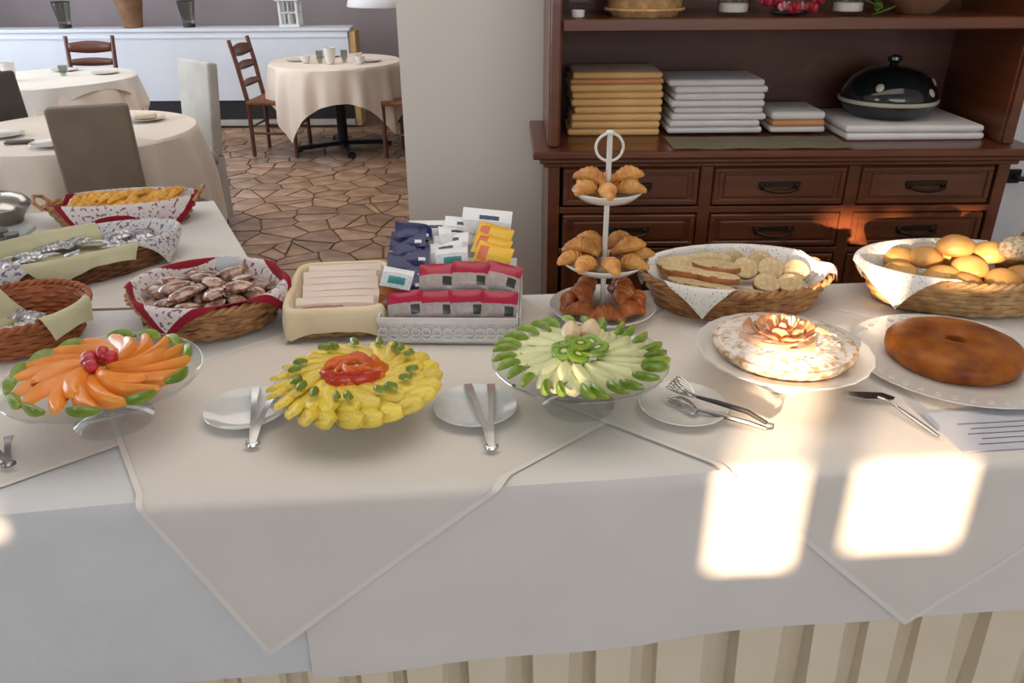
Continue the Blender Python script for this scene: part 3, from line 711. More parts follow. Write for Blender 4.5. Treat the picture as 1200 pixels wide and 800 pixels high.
long_s = [slice_bread(.060, .024, .020, k) for k in range(3)]; oval_s = [slice_bread(.033, .029, .018, k + 9) for k in range(2)]
for k, (x, y, z, rz, rx_) in enumerate([(-.060, -.088, .034, -.42, -.12), (-.085, -.058, .046, -.48, -.12), (-.125, -.030, .046, -.60, -.08), (-.060, -.022, .060, -.45, -.06), (-.125, .022, .060, -.45, .0), (-.045, .020, .072, -.40, .05), (-.12, .066, .066, -.12, .55), (-.050, .082, .068, .1, .70), (.008, -.080, .034, -.5, -.12)]):
    tag(obj('bread_slice', long_s[k % 3], None, in_b(b2, x, y, z), (rx_, 0, rz)), 'long slice of pale bread leaning in the lace-lined basket', 'bread', 'long bread slices in the lace-lined basket')
for k, (x, y, z, rz, tilt) in enumerate([(.035, .042, .062, .15, .85), (.098, .032, .062, -.05, .9), (.160, .020, .058, -.25, .85), (.065, -.03, .044, .1, .5), (.125, -.035, .042, -.2, .5), (.025, .098, .06, .2, .9), (.095, .088, .060, 0, .9)]):
    tag(obj('bread_roll_slice', oval_s[k % 2], None, in_b(b2, x, y, z), (tilt, 0, rz)), 'oval slice of bread roll leaning in the lace-lined basket', 'bread', 'oval roll slices in the lace-lined basket')
# 3 buns
b3 = basket('large wicker basket heaped with round buns behind the brown cake', (1.125, 1.86, ZC), .262, .155, .085, .82, -.06, 'wicker_pale')
liner(b3, .22, .0, 'lace_cloth', 'lace_cloth', 'white lace cloth lining the basket of buns', depth=.055, seed=3, ruffle=.004, hy=.19, cx=-.09, cy=.02)
bun_me = [mesh('bread_bun', blob(.047, .041, .032, 20, 12, .03, s, .25), 'bun_crust') for s in range(3)]
for k, (x, y, z, s) in enumerate([(-.165, -.01, .062, 1), (-.13, .075, .07, 1), (-.075, -.05, .068, 1), (-.085, .045, .085, .95), (-.01, -.03, .085, 1.05), (0, .075, .075, 1), (.06, .03, .105, .95), (.045, -.085, .075, 1.0), (-.045, -.09, .068, .9), (.13, .085, .085, 1.0), (.13, .045, .115, .85), (.21, .03, .085, 1), (.10, -.06, .078, .9), (.19, -.03, .08, .95), (-.03, .02, .125, .95)]):
    o = tag(obj('bread_bun', bun_me[k % 3], None, in_b(b3, x, y, z), (0, 0, k * 1.1)), 'plain golden round bun heaped in the large basket', 'bun', 'plain round buns in the large basket'); o.scale = (s, s, s)
single('seeded_bun', blob(.046, .042, .032, 20, 12, .03, 8, .25), 'seeded', 'bun covered in pale seeds among the plain buns', 'bun', in_b(b3, .105, -.005, .13))
single('dark_bread_slice', join(xf(box(.10, .016, .055, bev=.007, seg=2), (0, 0, 0))), 'bread_crust', 'long dark-crusted bread slice beside the seeded bun', 'bread', in_b(b3, .165, .005, .145), (.5, .35, -.55))
# 4 back basket with fritters
b4 = basket('long wicker basket with yellow fried pastries at the back of the corner table', (-1.265, 2.555, ZK), .235, .105, .068, .82, .22, 'wicker', handles=True)
liner(b4, .235, .0, 'napkin_print', 'napkin', 'printed napkin with dark red hem under the fried pastries', depth=.040, seed=4, ruffle=.005, hy=.185, cx=.03)
frit = [mesh('fried_pastry', sweep(.095, .5, lambda t: .0155 * (math.sin(PI * t) ** .4) * (1 + .12 * math.sin(t * 25)) + .001, lambda t: .024 * (math.sin(PI * t) ** .4) + .001, 14), 'fritter') for _ in range(2)]
rq = random.Random(8)
for i in range(26):
    x = -.13 + .30 * (i % 13) / 12; y = -.035 + .045 * (i // 13) + rq.uniform(-.012, .012); z = .048 + .022 * (i // 13) + rq.uniform(0, .012)
    tag(obj('fried_pastry', frit[i % 2], None, in_b(b4, x, y, z), (rq.uniform(-.2, .2), rq.uniform(-.3, .1), .22 + 1.0 + rq.uniform(-.5, .4))), 'golden finger of fried pastry in the long basket', 'pastry', 'fried pastries in the long basket')
# 5 middle basket with green napkins and foil packets
b5 = basket('long wicker basket lined in sage green with silver foil packets', (-1.20, 2.10, ZK), .285, .140, .068, .86, .72, 'wicker_dark')
liner(b5, .31, .0, 'napkin_speckle', 'napkin', 'white napkin with dark specks lining the foil packet basket', depth=.046, seed=9, ruffle=.003, hy=.155, n=90)
liner(b5, .155, .12, 'napkin_green', 'napkin', 'sage green napkin in the middle of the foil packet basket', depth=.03, seed=6, ruffle=.006, hy=.205, cx=-.03, cy=.0, lift=.011)
rq = random.Random(4)
foil = [mesh('foil_packet', grid(lambda u, v: ((u - .5) * .07, (v - .5) * .045, .008 * (max(0, math.sin(PI * u)) * max(0, math.sin(PI * v))) ** .5 + .0012 * math.sin(u * 40)), 16, 9), 'silver_wrap') for _ in range(1)]
for i in range(22):
    s = i / 21; x = -.21 + .42 * s; y = (-.055, .0, .055)[i % 3] + rq.uniform(-.01, .01)
    if abs(x) < .06: y = -.075 if i % 2 else .085
    tag(obj('foil_packet', foil[0], None, in_b(b5, x, y, .052 + rq.uniform(0, .012)), (rq.uniform(-.35, .35), rq.uniform(-.35, .35), rq.uniform(0, 3))), 'small silver foil packet in the green-lined basket', 'packet', 'foil packets in the green-lined basket')
# 6 front basket
b6 = basket('brown round wicker basket with a sage green napkin beside the melon platter', (-1.115, 1.665, ZC), .150, .150, .075, .82, 0, 'wicker_red')
liner(b6, .235, -.30, 'napkin_green', 'napkin', 'sage green napkin folded across the brown round basket', depth=.058, seed=5, ruffle=.003, hy=.085)
for i, (x, y, a) in enumerate(((-.03, -.02, .2), (.02, .0, .5), (-.01, .04, -.1), (.03, -.04, .9))):
    single('foil_packet', foil[0].copy() and ([v.co[:] for v in foil[0].vertices], [tuple(p.vertices) for p in foil[0].polygons]), 'silver_wrap', 'small grey foil packet lying in the brown round basket', 'packet', in_b(b6, x, y, .024 + .006 * i), (.1, .1, a), 'foil packets in the brown basket')

# ------------------------------------------------------------------ cracker tray
ck = basket('square tray with beige cloth holding wrapped crackers', (-.412, 1.79, ZC), .112, .150, .060, .92, .10, 'wicker_pale', rings=6, stakes=32, p=7, name='cracker_tray')
liner(ck, .172, .0, 'napkin_beige', 'napkin', 'beige napkin folded over the cracker tray', depth=.044, seed=3, ruffle=.0045, hy=.240, n=90)
def pillow(w, h, t, n=13, m=9, crimp=.06):
    """film packet: two bulging faces and flat crimped ends; uv 0-1 on the front"""
    def face(s):
        def fn(u, v):
            a = max(0, min(1, (u - crimp) / (1 - 2 * crimp))); k = (max(0, math.sin(PI * a)) ** .45) * (max(0, math.sin(PI * v)) ** .45)
            return ((u - .5) * w, (v - .5) * h, s * (t / 2 * k + .0003) + .0012 * math.sin(u * 37 + v * 11) * k)
        return grid(fn, n, m)
    A, B = face(1), face(-1); o = len(A[0])
    return A[0] + B[0], A[1] + [tuple(i + o for i in f[::-1]) for f in B[1]], A[2] + B[2]
cp = mesh('cracker_packet', pillow(.178, .054, .016), 'pack_cracker')
for k in range(6):
    tag(obj('cracker_packet', cp, None, in_b(ck, rq.uniform(-.006, .006), -.088 + .037 * k, .054 + .002 * k), (.62 + rq.uniform(-.12, .12), 0, .10 + rq.uniform(-.05, .05))), 'clear packet of pale crackers in the row in the beige tray', 'packet', 'cracker packets in the beige tray')
# ------------------------------------------------------------------ snack carton
sb = thing('snack_carton', 'white carton with lace paper front full of snack packets', 'carton', (-.138, 1.755, ZC), -.03)
part('carton_body', join(bx(-.156, .156, -.14, .14, 0, .004), bx(-.156, .156, -.14, -.136, 0, .062), bx(-.156, .156, .136, .14, 0, .062), bx(-.156, -.152, -.14, .14, 0, .062), bx(.152, .156, -.14, .14, 0, .062)), 'carton', sb, smooth=False)
part('riser', join(bx(-.148, .148, -.05, .02, .004, .07), bx(-.148, .148, .02, .13, .004, .105)), 'carton', sb, smooth=False)
# lace paper strip: scalloped band with cut holes made of real small rings
def lace_strip(w, h):
    out = []
    n = 13
    for i in range(n):
        x = -w / 2 + w * (i + .5) / n
        out.append(tube([(x + .0095 * math.cos(a), 0, -.030 + .0085 * math.sin(a)) for a in [2 * PI * k / 14 for k in range(14)]], .0024, 5, True))
        out.append(tube([(x + .0045 * math.cos(a), 0, -.017 + .004 * math.sin(a)) for a in [2 * PI * k / 10 for k in range(10)]], .0018, 5, True))
        out.append(tube([(x + .0115 * math.cos(a), 0, -.036 + .0115 * math.sin(a)) for a in [PI + PI * k / 8 for k in range(9)]], .0022, 5))
    out.append(bx(-w / 2, w / 2, -.001, .001, -.010, .004)); return join(*out)
part('lace_paper', lace_strip(.312, .05), 'carton', sb, loc=(0, -.1435, .060), label='white lace paper edging')
part('lace_paper', lace_strip(.28, .05), 'carton', sb, loc=(.1595, 0, .060), rot=(0, 0, PI / 2))
def packs(kind, name, w, h, t, spots, label, group):
    me = mesh(name, pillow(w, h, t), kind)
    for (x, y, z, rx, ry, rz) in spots:
        a = sb.rotation_euler.z
        tag(obj(name, me, None, in_b(sb, x, y, z), (rx, ry, rz + a)), label, 'packet', group)
rq = random.Random(77); J = lambda s: rq.uniform(-s, s)
packs('pack_red', 'snack_packet', .082, .064, .022, [(-.100 + .072 * i + J(.004), -.098 + J(.004), .078 + J(.003), .95 + J(.18), J(.16), J(.16)) for i in range(4)], 'dark red topped snack packet in the front row of the carton', 'front row of red snack packets')
packs('pack_red', 'snack_packet', .084, .064, .022, [(-.028 + .072 * i + J(.004), -.035 + J(.004), .122 + J(.004), .85 + J(.15), -.06 + .13 * i, J(.16)) for i in range(3)], 'dark red topped snack packet in the raised second row of the carton', 'second row of red snack packets')
packs('pack_navy', 'snack_packet', .088, .060, .018, [(-.105 + J(.006), -.02 + .019 * i, .100 + .0145 * i, .5 + J(.15), J(.16), J(.25)) for i in range(7)], 'navy blue snack packet piled at the end of the carton', 'navy snack packets')
packs('pack_brown', 'snack_packet', .05, .06, .018, [(-.135, -.075, .088, 1.1, .3, .3)], 'single brown snack packet at the corner of the carton', None)
packs('pack_teal', 'snack_packet', .07, .05, .018, [(-.118, -.068, .128, .7, .15, -.1)], 'white and teal snack packet lying on the navy ones', None)
packs('pack_white', 'snack_packet', .085, .055, .016, [(-.02 + .012 * i, .045 + .022 * i, .150 + .013 * i, .65 + J(.2), J(.2), J(.3)) for i in range(4)], 'white snack packet with dark lettering in the middle of the carton', 'white snack packets')
packs('pack_teal', 'snack_packet', .075, .05, .016, [(.0, .005, .150, .8, J(.1), .05)], 'white snack packet with a green mark in front of the white ones', None)
packs('pack_yellow', 'snack_packet', .085, .062, .020, [(.095 + J(.004), .012 + .03 * i, .152 + .014 * i, .7 + J(.15), .12 + J(.15), J(.25)) for i in range(3)], 'bright yellow snack packet at the carton end near the tiered stand', 'yellow snack packets')
packs('pack_white', 'snack_packet', .12, .065, .014, [(.075, .115, .202, .9, .08, -.06)], 'large white snack packet standing highest at the back', None)
packs('pack_white', 'snack_packet', .11, .05, .014, [(-.06, .118, .180, .9, 0, .04)], 'white snack packet lying behind the navy pile', None)

# ------------------------------------------------------------------ glass cake stands and fruit
def glass_stand(label, loc, R_, h, foot=.07):
    t = thing('cake_stand', label, 'cake stand', loc)
    part('plate', lathe([(.02, h - .006), (R_ * .8, h - .005), (R_ * .97, h + .006), (R_, h + .011), (R_ - .001, h + .014), (R_ * .96, h + .010), (R_ * .8, h), (.001, h)], 72, True, False, fn=lambda a, r, z: 1 + (.006 * math.cos(a * 36) if r > R_ * .95 else 0)), 'glass', t)
    part('rim', tube([(R_ * math.cos(a), R_ * math.sin(a), h + .0135) for a in [2 * PI * i / 96 for i in range(96)]], .0022, 6, True), 'glass', t)
    part('stem', lathe([(foot * .5, h - .006), (foot * .3, h * .75), (foot * .24, h * .5), (foot * .34, h * .28), (foot * .8, .012), (foot, .004), (foot, 0), (foot * .85, .0), (foot * .3, h * .12)], 40, True, False), 'glass', t)
    return t
H1 = .085
melon = glass_stand('glass cake stand carrying orange melon slices', (-.748, 1.298, ZT), .172, H1)
kst = glass_stand('glass cake stand carrying pale melon and kiwi', (.128, 1.348, ZT), .166, H1, .07)
pst = glass_stand('glass cake stand carrying the pineapple ring', (-.292, 1.318, ZT), .150, .060, .062)
def ring(st, h, mes, name, n, r, z, label, cat, group, spin, rx=0, ry=0, a0=0, jit=0, span=2 * PI, sc=None, zvar=0):
    rq = random.Random(int(r * 10000) + n)
    for i in range(n):
        a = a0 + span * i / n + rq.uniform(-jit, jit); c = st.location
        o = tag(obj(name, mes[i % len(mes)], None, (c.x + r * math.cos(a), c.y + r * math.sin(a), c.z + h + z + rq.uniform(0, zvar)), None), label, cat, group)
        o.rotation_euler = (Matrix.Rotation(a + spin, 3, 'Z') @ Matrix.Rotation(ry, 3, 'Y') @ Matrix.Rotation(rx, 3, 'X')).to_euler()
        if sc: k = sc * rq.uniform(.92, 1.08); o.scale = (k, k, k)
wedge = [(-1, 0), (-.85, .34), (-.45, .8), (0, 1), (.45, .8), (.85, .34), (1, 0), (.5, -.02), (-.5, -.02)]
mel = mesh('melon_slice', sweep(.150, 1.35, lambda t: .0185 * math.sin(PI * (.04 + .92 * t)) ** .55, lambda t: .026 * math.sin(PI * (.04 + .92 * t)) ** .55, 20, wedge), 'melon')
ring(melon, H1, [mel], 'melon_slice', 16, .086, .009, 'curved orange melon slice in the pinwheel on the glass stand', 'melon slice', 'orange melon slices', .42, rx=.40, jit=.05, zvar=.003)
mel2 = mesh('melon_slice', sweep(.115, 1.7, lambda t: .018 * math.sin(PI * (.04 + .92 * t)) ** .55, lambda t: .022 * math.sin(PI * (.04 + .92 * t)) ** .55, 18, wedge), 'melon')
ring(melon, H1, [mel2], 'melon_slice', 6, .066, .024, 'shorter orange melon slice on the upper layer round the berries', 'melon slice', 'upper orange melon slices', .5, rx=.30, jit=.1, a0=1.2)
gw = mesh('green_fruit_wedge', sweep(.058, .8, lambda t: .010 * math.sin(PI * (.06 + .88 * t)) ** .6, lambda t: .017 * math.sin(PI * (.06 + .88 * t)) ** .6, 12, wedge), 'kiwi_wedge')
c = melon.location
for a in (3.55, 3.15, 2.75, 2.35, 1.75, 1.35, .95, .55, -.15, -.75, -1.35, -1.95, -2.3):
    tag(obj('green_fruit_wedge', gw, None, (c.x + .148 * math.cos(a), c.y + .148 * math.sin(a), c.z + H1 + .018), (.45, 0, a + PI / 2 - .2)), 'green kiwi wedge tucked along the rim of the melon stand', 'kiwi wedge', 'kiwi wedges on the melon stand')
bm_ = mesh('red_berry', blob(.0135, .0135, .0115, 18, 12, .09, 2), 'berry')
for i, (x, y, z) in enumerate(((-.016, -.006, .044), (.018, .004, .046), (-.004, -.024, .042), (.002, .012, .050), (-.026, .012, .042))):
    tag(obj('red_berry', bm_, None, (c.x + x, c.y + y, c.z + H1 + z), (i, i * .5, 0)), 'red berry in the centre of the orange melon pinwheel', 'berry', 'red berries on the melon')
# pineapple
hp = .060
slab = [(-1, 0), (-1, .45), (-.8, .82), (-.3, 1), (.3, 1), (.8, .82), (1, .45), (1, 0), (.4, -.02), (-.4, -.02)]
pin = mesh('pineapple_slice', sweep(.088, 1.25, lambda t: .021 * math.sin(PI * (.10 + .80 * t)) ** .45, lambda t: .012 * math.sin(PI * (.10 + .80 * t)) ** .3, 14, slab), 'pineapple')
ring(pst, hp, [pin], 'pineapple_slice', 24, .122, .004, 'yellow pineapple slice in the outer ring', 'pineapple slice', 'outer ring of pineapple', .62, rx=.50, ry=.02, jit=.05, zvar=.003)
ring(pst, hp, [pin], 'pineapple_slice', 18, .092, .016, 'yellow pineapple slice in the raised inner ring', 'pineapple slice', 'inner ring of pineapple', .7, rx=.42, ry=.05, jit=.06, a0=.1, zvar=.003)
gp = mesh('green_fruit_dice', sweep(.022, .9, lambda t: .0075 * math.sin(PI * (.12 + .76 * t)) ** .5, lambda t: .010 * math.sin(PI * (.12 + .76 * t)) ** .5, 8, wedge), 'grape')
ring(pst, hp, [gp], 'green_fruit_dice', 18, .108, .036, 'small green kiwi piece dotted on the pineapple ring', 'kiwi piece', 'kiwi pieces on the pineapple', .5, jit=.14, zvar=.004, sc=1.05)
pp = mesh('papaya_strip', sweep(.062, .9, lambda t: .009 * math.sin(PI * (.06 + .88 * t)) ** .5, lambda t: .013 * math.sin(PI * (.06 + .88 * t)) ** .5, 12, wedge), 'papaya')
ring(pst, hp, [pp], 'papaya_strip', 15, .045, .028, 'orange papaya strip in the centre of the pineapple', 'papaya strip', 'papaya strips', 1.0, jit=.25, zvar=.006)
ring(pst, hp, [pp], 'papaya_strip', 6, .020, .036, 'orange papaya strip lying uppermost in the middle of the pineapple', 'papaya strip', 'upper papaya strips', 1.2, jit=.4, zvar=.005)
pr = mesh('papaya_strip', sweep(.062, .9, lambda t: .010 * math.sin(PI * (.06 + .88 * t)) ** .5, lambda t: .015 * math.sin(PI * (.06 + .88 * t)) ** .5, 12, wedge), 'red_papaya')
c = pst.location
for i, (x, y, a) in enumerate(((-.012, -.052, .1), (.028, -.044, .5), (.008, -.034, .2), (-.03, -.036, -.3))):
    tag(obj('papaya_strip', pr, None, (c.x + x, c.y + y, c.z + hp + .036), (.3, 0, a)), 'deep red papaya strip at the edge of the orange centre', 'papaya strip', 'red papaya strips')
# honeydew and kiwi
hd = mesh('pale_melon_slice', sweep(.108, .7, lambda t: .0165 * math.sin(PI * (.05 + .9 * t)) ** .55, lambda t: .017 * math.sin(PI * (.05 + .9 * t)) ** .55, 16, wedge), 'honeydew')
ring(kst, H1, [hd], 'pale_melon_slice', 24, .088, .008, 'pale green melon slice fanned out on the glass stand', 'melon slice', 'pale green melon slices', .30, rx=.42, jit=.04, zvar=.003)
hd2 = mesh('pale_melon_slice', sweep(.080, .7, lambda t: .0155 * math.sin(PI * (.05 + .9 * t)) ** .55, lambda t: .014 * math.sin(PI * (.05 + .9 * t)) ** .55, 14, wedge), 'honeydew')
ring(kst, H1, [hd2], 'pale_melon_slice', 15, .074, .018, 'shorter pale green melon slice on the upper fan round the kiwi', 'melon slice', 'upper pale green melon slices', .35, rx=.36, jit=.05)
ring(kst, H1, [gw], 'kiwi_wedge', 27, .143, .018, 'bright green kiwi wedge along the rim of the pale melon stand', 'kiwi wedge', 'kiwi wedges on the pale melon stand', .35, rx=.3, jit=.06, zvar=.004, sc=.9)
def disc(r, t, n=28): return lathe([(r * .94, 0), (r, t * .2), (r, t * .8), (r * .94, t), (.0008, t)], n)
ks = mesh('kiwi_slice', disc(.0215, .007), 'kiwi_slice')
c = kst.location
for i in range(7):
    a = 2 * PI * i / 7; tag(obj('kiwi_slice', ks, None, (c.x + .034 * math.cos(a), c.y + .030 * math.sin(a), c.z + H1 + .031 + .0015 * (i % 2)), (.30 * math.sin(a), -.30 * math.cos(a), a)), 'round kiwi slice overlapping its neighbours in the middle of the fan', 'kiwi slice', 'kiwi slices in the centre')
tag(obj('kiwi_slice', ks, None, (c.x, c.y, c.z + H1 + .040)), 'round kiwi slice lying on top at the centre of the fan', 'kiwi slice')
ap = mesh('apple_slice', sweep(.05, .8, lambda t: .02 * math.sin(PI * (.1 + .8 * t)) ** .5, lambda t: .02 * math.sin(PI * (.1 + .8 * t)) ** .5, 12, wedge), 'apple_flesh')
for i, (x, y, a) in enumerate(((-.012, .075, 1.5), (.026, .085, 1.2))):
    tag(obj('apple_slice', ap, None, (c.x + x, c.y + y, c.z + H1 + .032), (.2, -.2, a)), 'creamy fruit slice with a pinkish middle behind the kiwi centre', 'fruit slice', 'creamy fruit slices')

# ------------------------------------------------------------------ small plates and tongs
def plate_prof(r, h=.012): return [(r * .55, 0), (r * .6, .001), (r * .72, .004), (r * .97, h), (r, h + .0012), (r * .985, h + .003), (r * .74, .0075), (r * .6, .0055), (.001, .005)]
def saucer(x, y, r, label, mt='porcelain'):
    return single('small_plate', lathe(plate_prof(r), 56), mt, label, 'plate', (x, y, ZT + .0015))
saucer(-.505, 1.318, .079, 'small plate with open steel tongs between melon and pineapple', 'pale_plate')
saucer(-.071, 1.322, .080, 'small plate with steel tongs between pineapple and kiwi platters', 'pale_plate')
saucer(.325, 1.322, .084, 'small plate with black-handled pastry tongs beside the kiwi platter', 'porcelain')
def arm(pts, w, t=.0022):
    """flat strip along a 3-D path"""
    P = [Vector(p) for p in pts]; V = []; F = []
    for k, p in enumerate(P):
        d = (P[min(k + 1, len(P) - 1)] - P[max(k - 1, 0)]).normalized(); s = d.cross(Vector((0, 0, 1))).normalized(); u = s.cross(d)
        ww = w[k] if isinstance(w, list) else w
        for a, b_ in ((-1, -1), (1, -1), (1, 1), (-1, 1)): V.append(tuple(p + s * a * ww / 2 + u * b_ * t / 2))
    for k in range(len(P) - 1):
        for i in range(4): F.append((k * 4 + i, k * 4 + (i + 1) % 4, k * 4 + 4 + (i + 1) % 4, k * 4 + 4 + i))
    n = (len(P) - 1) * 4; F += [(3, 2, 1, 0), (n, n + 1, n + 2, n + 3)]; return V, F
def tongs(label, hinge, tipA, tipB, up=.028, mt='steel'):
    h = Vector(hinge); t = thing('serving_tongs', label, 'tongs', h)
    for tip in (tipA, tipB):
        d = Vector(tip) - h
        part('arm', arm([d * k + Vector((0, 0, up * math.sin(PI * k) * .5)) for k in (0, .15, .3, .5, .7, .85, 1)], [.011, .011, .010, .010, .011, .014, .016]), mt, t)
    part('hinge', xf(tube([(.0095 * math.cos(a), .0095 * math.sin(a), 0) for a in [PI + PI * k / 10 for k in range(11)]], .0045, 8, flat=1.0), TR((0, .002, .001))), mt, t)
    return t
def zp(x, y, z): return (x, y, ZT + z)
tongs('open steel tongs lying on the small plate beside the melon platter', zp(-.462, 1.205, .006), zp(-.507, 1.392, .018), zp(-.462, 1.375, .018), .02)
tongs('slim steel tongs lying on the small plate beside the kiwi platter', zp(-.038, 1.190, .006), zp(-.088, 1.395, .018), zp(-.042, 1.395, .018), .02)
# pastry tongs with wire loops and black handles
pt = thing('pastry_tongs', 'pastry tongs with wire loop head and black handle on white plate', 'tongs', zp(.40, 1.265, 0))
for s, z in ((0, .017), (1, .034)):
    hx, hy = (-.055, .030 + .018 * s)
    for k in range(5):
        w = .010 + .0045 * k
        part('wire_loop', tube([(hx - .010 * 0 + (-.045) * (1 - math.cos(a)) * (1 - .10 * k) / 1.0 * .55, hy + .022 * 0 + w * math.sin(a) + .035 * (1 - math.cos(a)) * .55, z + .004 * k * (1 if s else -.2) * math.sin(a / 2)) for a in [2 * PI * q / 20 for q in range(20)]], .0013, 5, True), 'steel', pt)
    part('handle', tube([(hx, hy, z), (-.02, .012 + .016 * s, z - .001), (.03, -.012 + .01 * s, z - .004), (.058, -.030 + .002 * s, z - .006 - .006 * s)], [.003, .0048, .005, .004], 8), 'black_plastic' if s else 'steel_dark', pt)
part('hinge', tube([(.058, -.030, .010), (.068, -.034, .014), (.07, -.030, .02), (.058, -.028, .022)], .003, 6), 'steel', pt)
# black-handled tongs at the very edge of the table beyond the melon
tongs('dark serving tongs half hidden at the melon platter edge', zp(-.865, 1.150, .006), zp(-.935, 1.205, .012), zp(-.905, 1.225, .012), .012, 'steel_dark')

# ------------------------------------------------------------------ three-tier stand with croissants
tsx, tsy = .2165, 1.765
ts = thing('tiered_stand', 'white three-tier serving stand with a ring handle on top', 'tiered stand', (tsx, tsy, ZC))
tiers = [(.012, .127), (.128, .102), (.292, .080)]
for z, r in tiers:
    part('plate', lathe([(r * .45, z - .006), (r * .75, z - .004), (r * .95, z + .010), (r, z + .016), (r * .985, z + .018), (r * .93, z + .0125), (r * .72, z), (.004, z)], 56), 'porcelain', ts)
part('pole', join(tube([(0, 0, .012), (0, 0, .43)], .0062, 12), *[lathe([(.006, z - .012), (.010, z - .008), (.010, z + .006), (.006, z + .012)], 16) and xf(lathe([(.006, -.012), (.010, -.008), (.010, .006), (.006, .012)], 16), (0, 0, z)) for z in (.14, .304)]), 'porcelain', ts)
part('ring_handle', tube([(.030 * math.cos(a), 0, .402 + .030 * math.sin(a)) for a in [2 * PI * k / 32 for k in range(32)]], .0032, 8, True), 'porcelain', ts)
part('finial', xf(blob(.010, .010, .006, 14, 8), (0, 0, .434)), 'porcelain', ts)
part('foot', lathe([(.06, 0), (.062, .002), (.055, .006)], 32), 'porcelain', ts)
def croissant(Ln, bend, w, mt, seed):
    rs = random.Random(seed); ph = rs.uniform(0, 1)
    prof = lambda t: (.30 + .70 * math.sin(PI * t) ** .9) * (1 + .11 * (((t * 7 + ph) % 1) - .5))
    return mesh('croissant', sweep(Ln, bend, lambda t: w * prof(t), lambda t: w * 1.65 * prof(t), 30), mt)
tz2 = ZC + tiers[2][0]; tz1 = ZC + tiers[1][0]; tz0 = ZC + tiers[0][0]
hn = [croissant(.078, 1.0, .0205, 'croissant', k) for k in range(4)]
for i, (x, y, z, a) in enumerate(((-.050, -.022, .010, -2.5), (-.034, .030, .010, 2.3), (-.006, -.046, .008, -1.7), (.046, -.024, .012, -.6), (.046, .026, .010, .7), (.004, .05, .008, 1.5), (-.040, .0, .034, 2.7), (.044, -.002, .036, .15))):
    tag(obj('croissant', hn[i % 4], None, (tsx + x, tsy + y, tz2 + z), (0, -.15, a)), 'golden pastry roll on the top tier', 'pastry', 'pastries on the top tier')
hn2 = [croissant(.082, 1.0, .0215, 'croissant', k + 5) for k in range(4)]
for i, (x, y, z, a) in enumerate(((-.076, -.020, .010, -2.8), (-.050, -.062, .010, -2.2), (-.060, .034, .010, 2.5), (.006, -.074, .010, -1.5), (.058, -.054, .010, -.75), (.078, .0, .012, .05), (.05, .06, .010, .9), (-.01, .07, .010, 1.6), (-.054, -.006, .036, 2.9), (.056, -.012, .038, .2), (.036, .034, .036, .7), (-.03, .036, .036, 2.2))):
    tag(obj('croissant', hn2[i % 4], None, (tsx + x, tsy + y, tz1 + z), (0, -.15, a)), 'golden pastry roll on the middle tier', 'pastry', 'pastries on the middle tier')
cr_ = [croissant(.088, 1.5, .0225, 'croissant_dark', k) for k in range(3)]
for i, (x, y, z, a) in enumerate(((-.078, .0, .012, 1.4), (-.05, -.055, .012, 2.6), (.0, -.078, .012, 3.1), (.055, -.055, .012, 3.7), (.082, .005, .012, 4.6), (.05, .06, .012, 5.6), (-.04, .066, .012, .6), (-.048, -.012, .036, 1.9), (.046, -.018, .036, 4.2), (.05, .032, .036, 5.1), (-.035, .04, .036, 1.0))):
    tag(obj('croissant', cr_[i % 3], None, (tsx + x, tsy + y, tz0 + z), (0, 0, a)), 'dark glazed croissant on the bottom tier', 'croissant', 'croissants on the bottom tier')

# ------------------------------------------------------------------ pie on pedestal, cake on plate
px_, py_ = .540, 1.432
ps = thing('pedestal_plate', 'white pedestal cake plate carrying the sugar-dusted pie', 'cake stand', (px_, py_, ZT))
part('plate', lathe([(.03, .058), (.125, .060), (.155, .068), (.170, .074), (.1705, .077), (.166, .078), (.15, .072), (.12, .066), (.001, .066)], 72, fn=lambda a, r, z: 1 + (.008 * math.cos(a * 24) if r > .16 else 0)), 'porcelain', ps)
part('pedestal', lathe([(.052, 0), (.054, .003), (.050, .008), (.030, .026), (.027, .042), (.036, .058)], 40), 'porcelain', ps)
pie = thing('pie', 'sugar-dusted apple pie with an apple rose on top', 'pie', (px_, py_, ZT + .0665))
part('crust', lathe([(.122, 0), (.128, .003), (.135, .014), (.138, .020), (.1365, .024), (.132, .025), (.128, .022)], 72, fn=lambda a, r, z: 1 + (.010 * math.sin(a * 40) if r > .13 else 0)), 'pie_crust', pie)
part('filling', lathe([(.132, .019), (.129, .025), (.115, .030), (.09, .034), (.05, .0375), (.001, .038)], 56), 'pie_top', pie)
rq = random.Random(12); fk = mesh('almond_flake', blob(.0065, .004, .0012, 8, 4), 'pie_top')
for i in range(90):
    r, a = .118 * math.sqrt(rq.uniform(.18, 1)), rq.uniform(0, 6.28)
    obj('almond_flake', fk, pie, (r * math.cos(a), r * math.sin(a), .0385 - .009 * (r / .118) ** 3), (rq.uniform(-.6, .6), rq.uniform(-.6, .6), rq.uniform(0, 3)))
def petal(r, h, w):
    def fn(u, v):
        a = (u - .5) * w; s = math.sin(PI * (.08 + .84 * u)) ** .5
        return (r * math.sin(a) * (1 + .15 * v), -r * math.cos(a) * (1 + .5 * v) , h * v * s + .002 * math.sin(u * 9))
    A = grid(fn, 11, 6); V = A[0] + [(x * .93, y * .93, z) for x, y, z in A[0]]; o = len(A[0])
    return V, A[1] + [tuple(i + o for i in f[::-1]) for f in A[1]]
rose = part('apple_rose', lathe([(.03, .034), (.02, .042), (.001, .048)], 20), 'apple_rose', pie, label='rose of thin apple slices')
for k, (r, h, n_) in enumerate(((.040, .020, 7), (.026, .028, 6), (.013, .034, 4))):
    for i in range(n_):
        a = 2 * PI * i / n_ + k * .5
        part('petal', xf(petal(r, h, 1.15), TR((0, .01, .034), (0, 0, a))), 'apple_rose', rose)
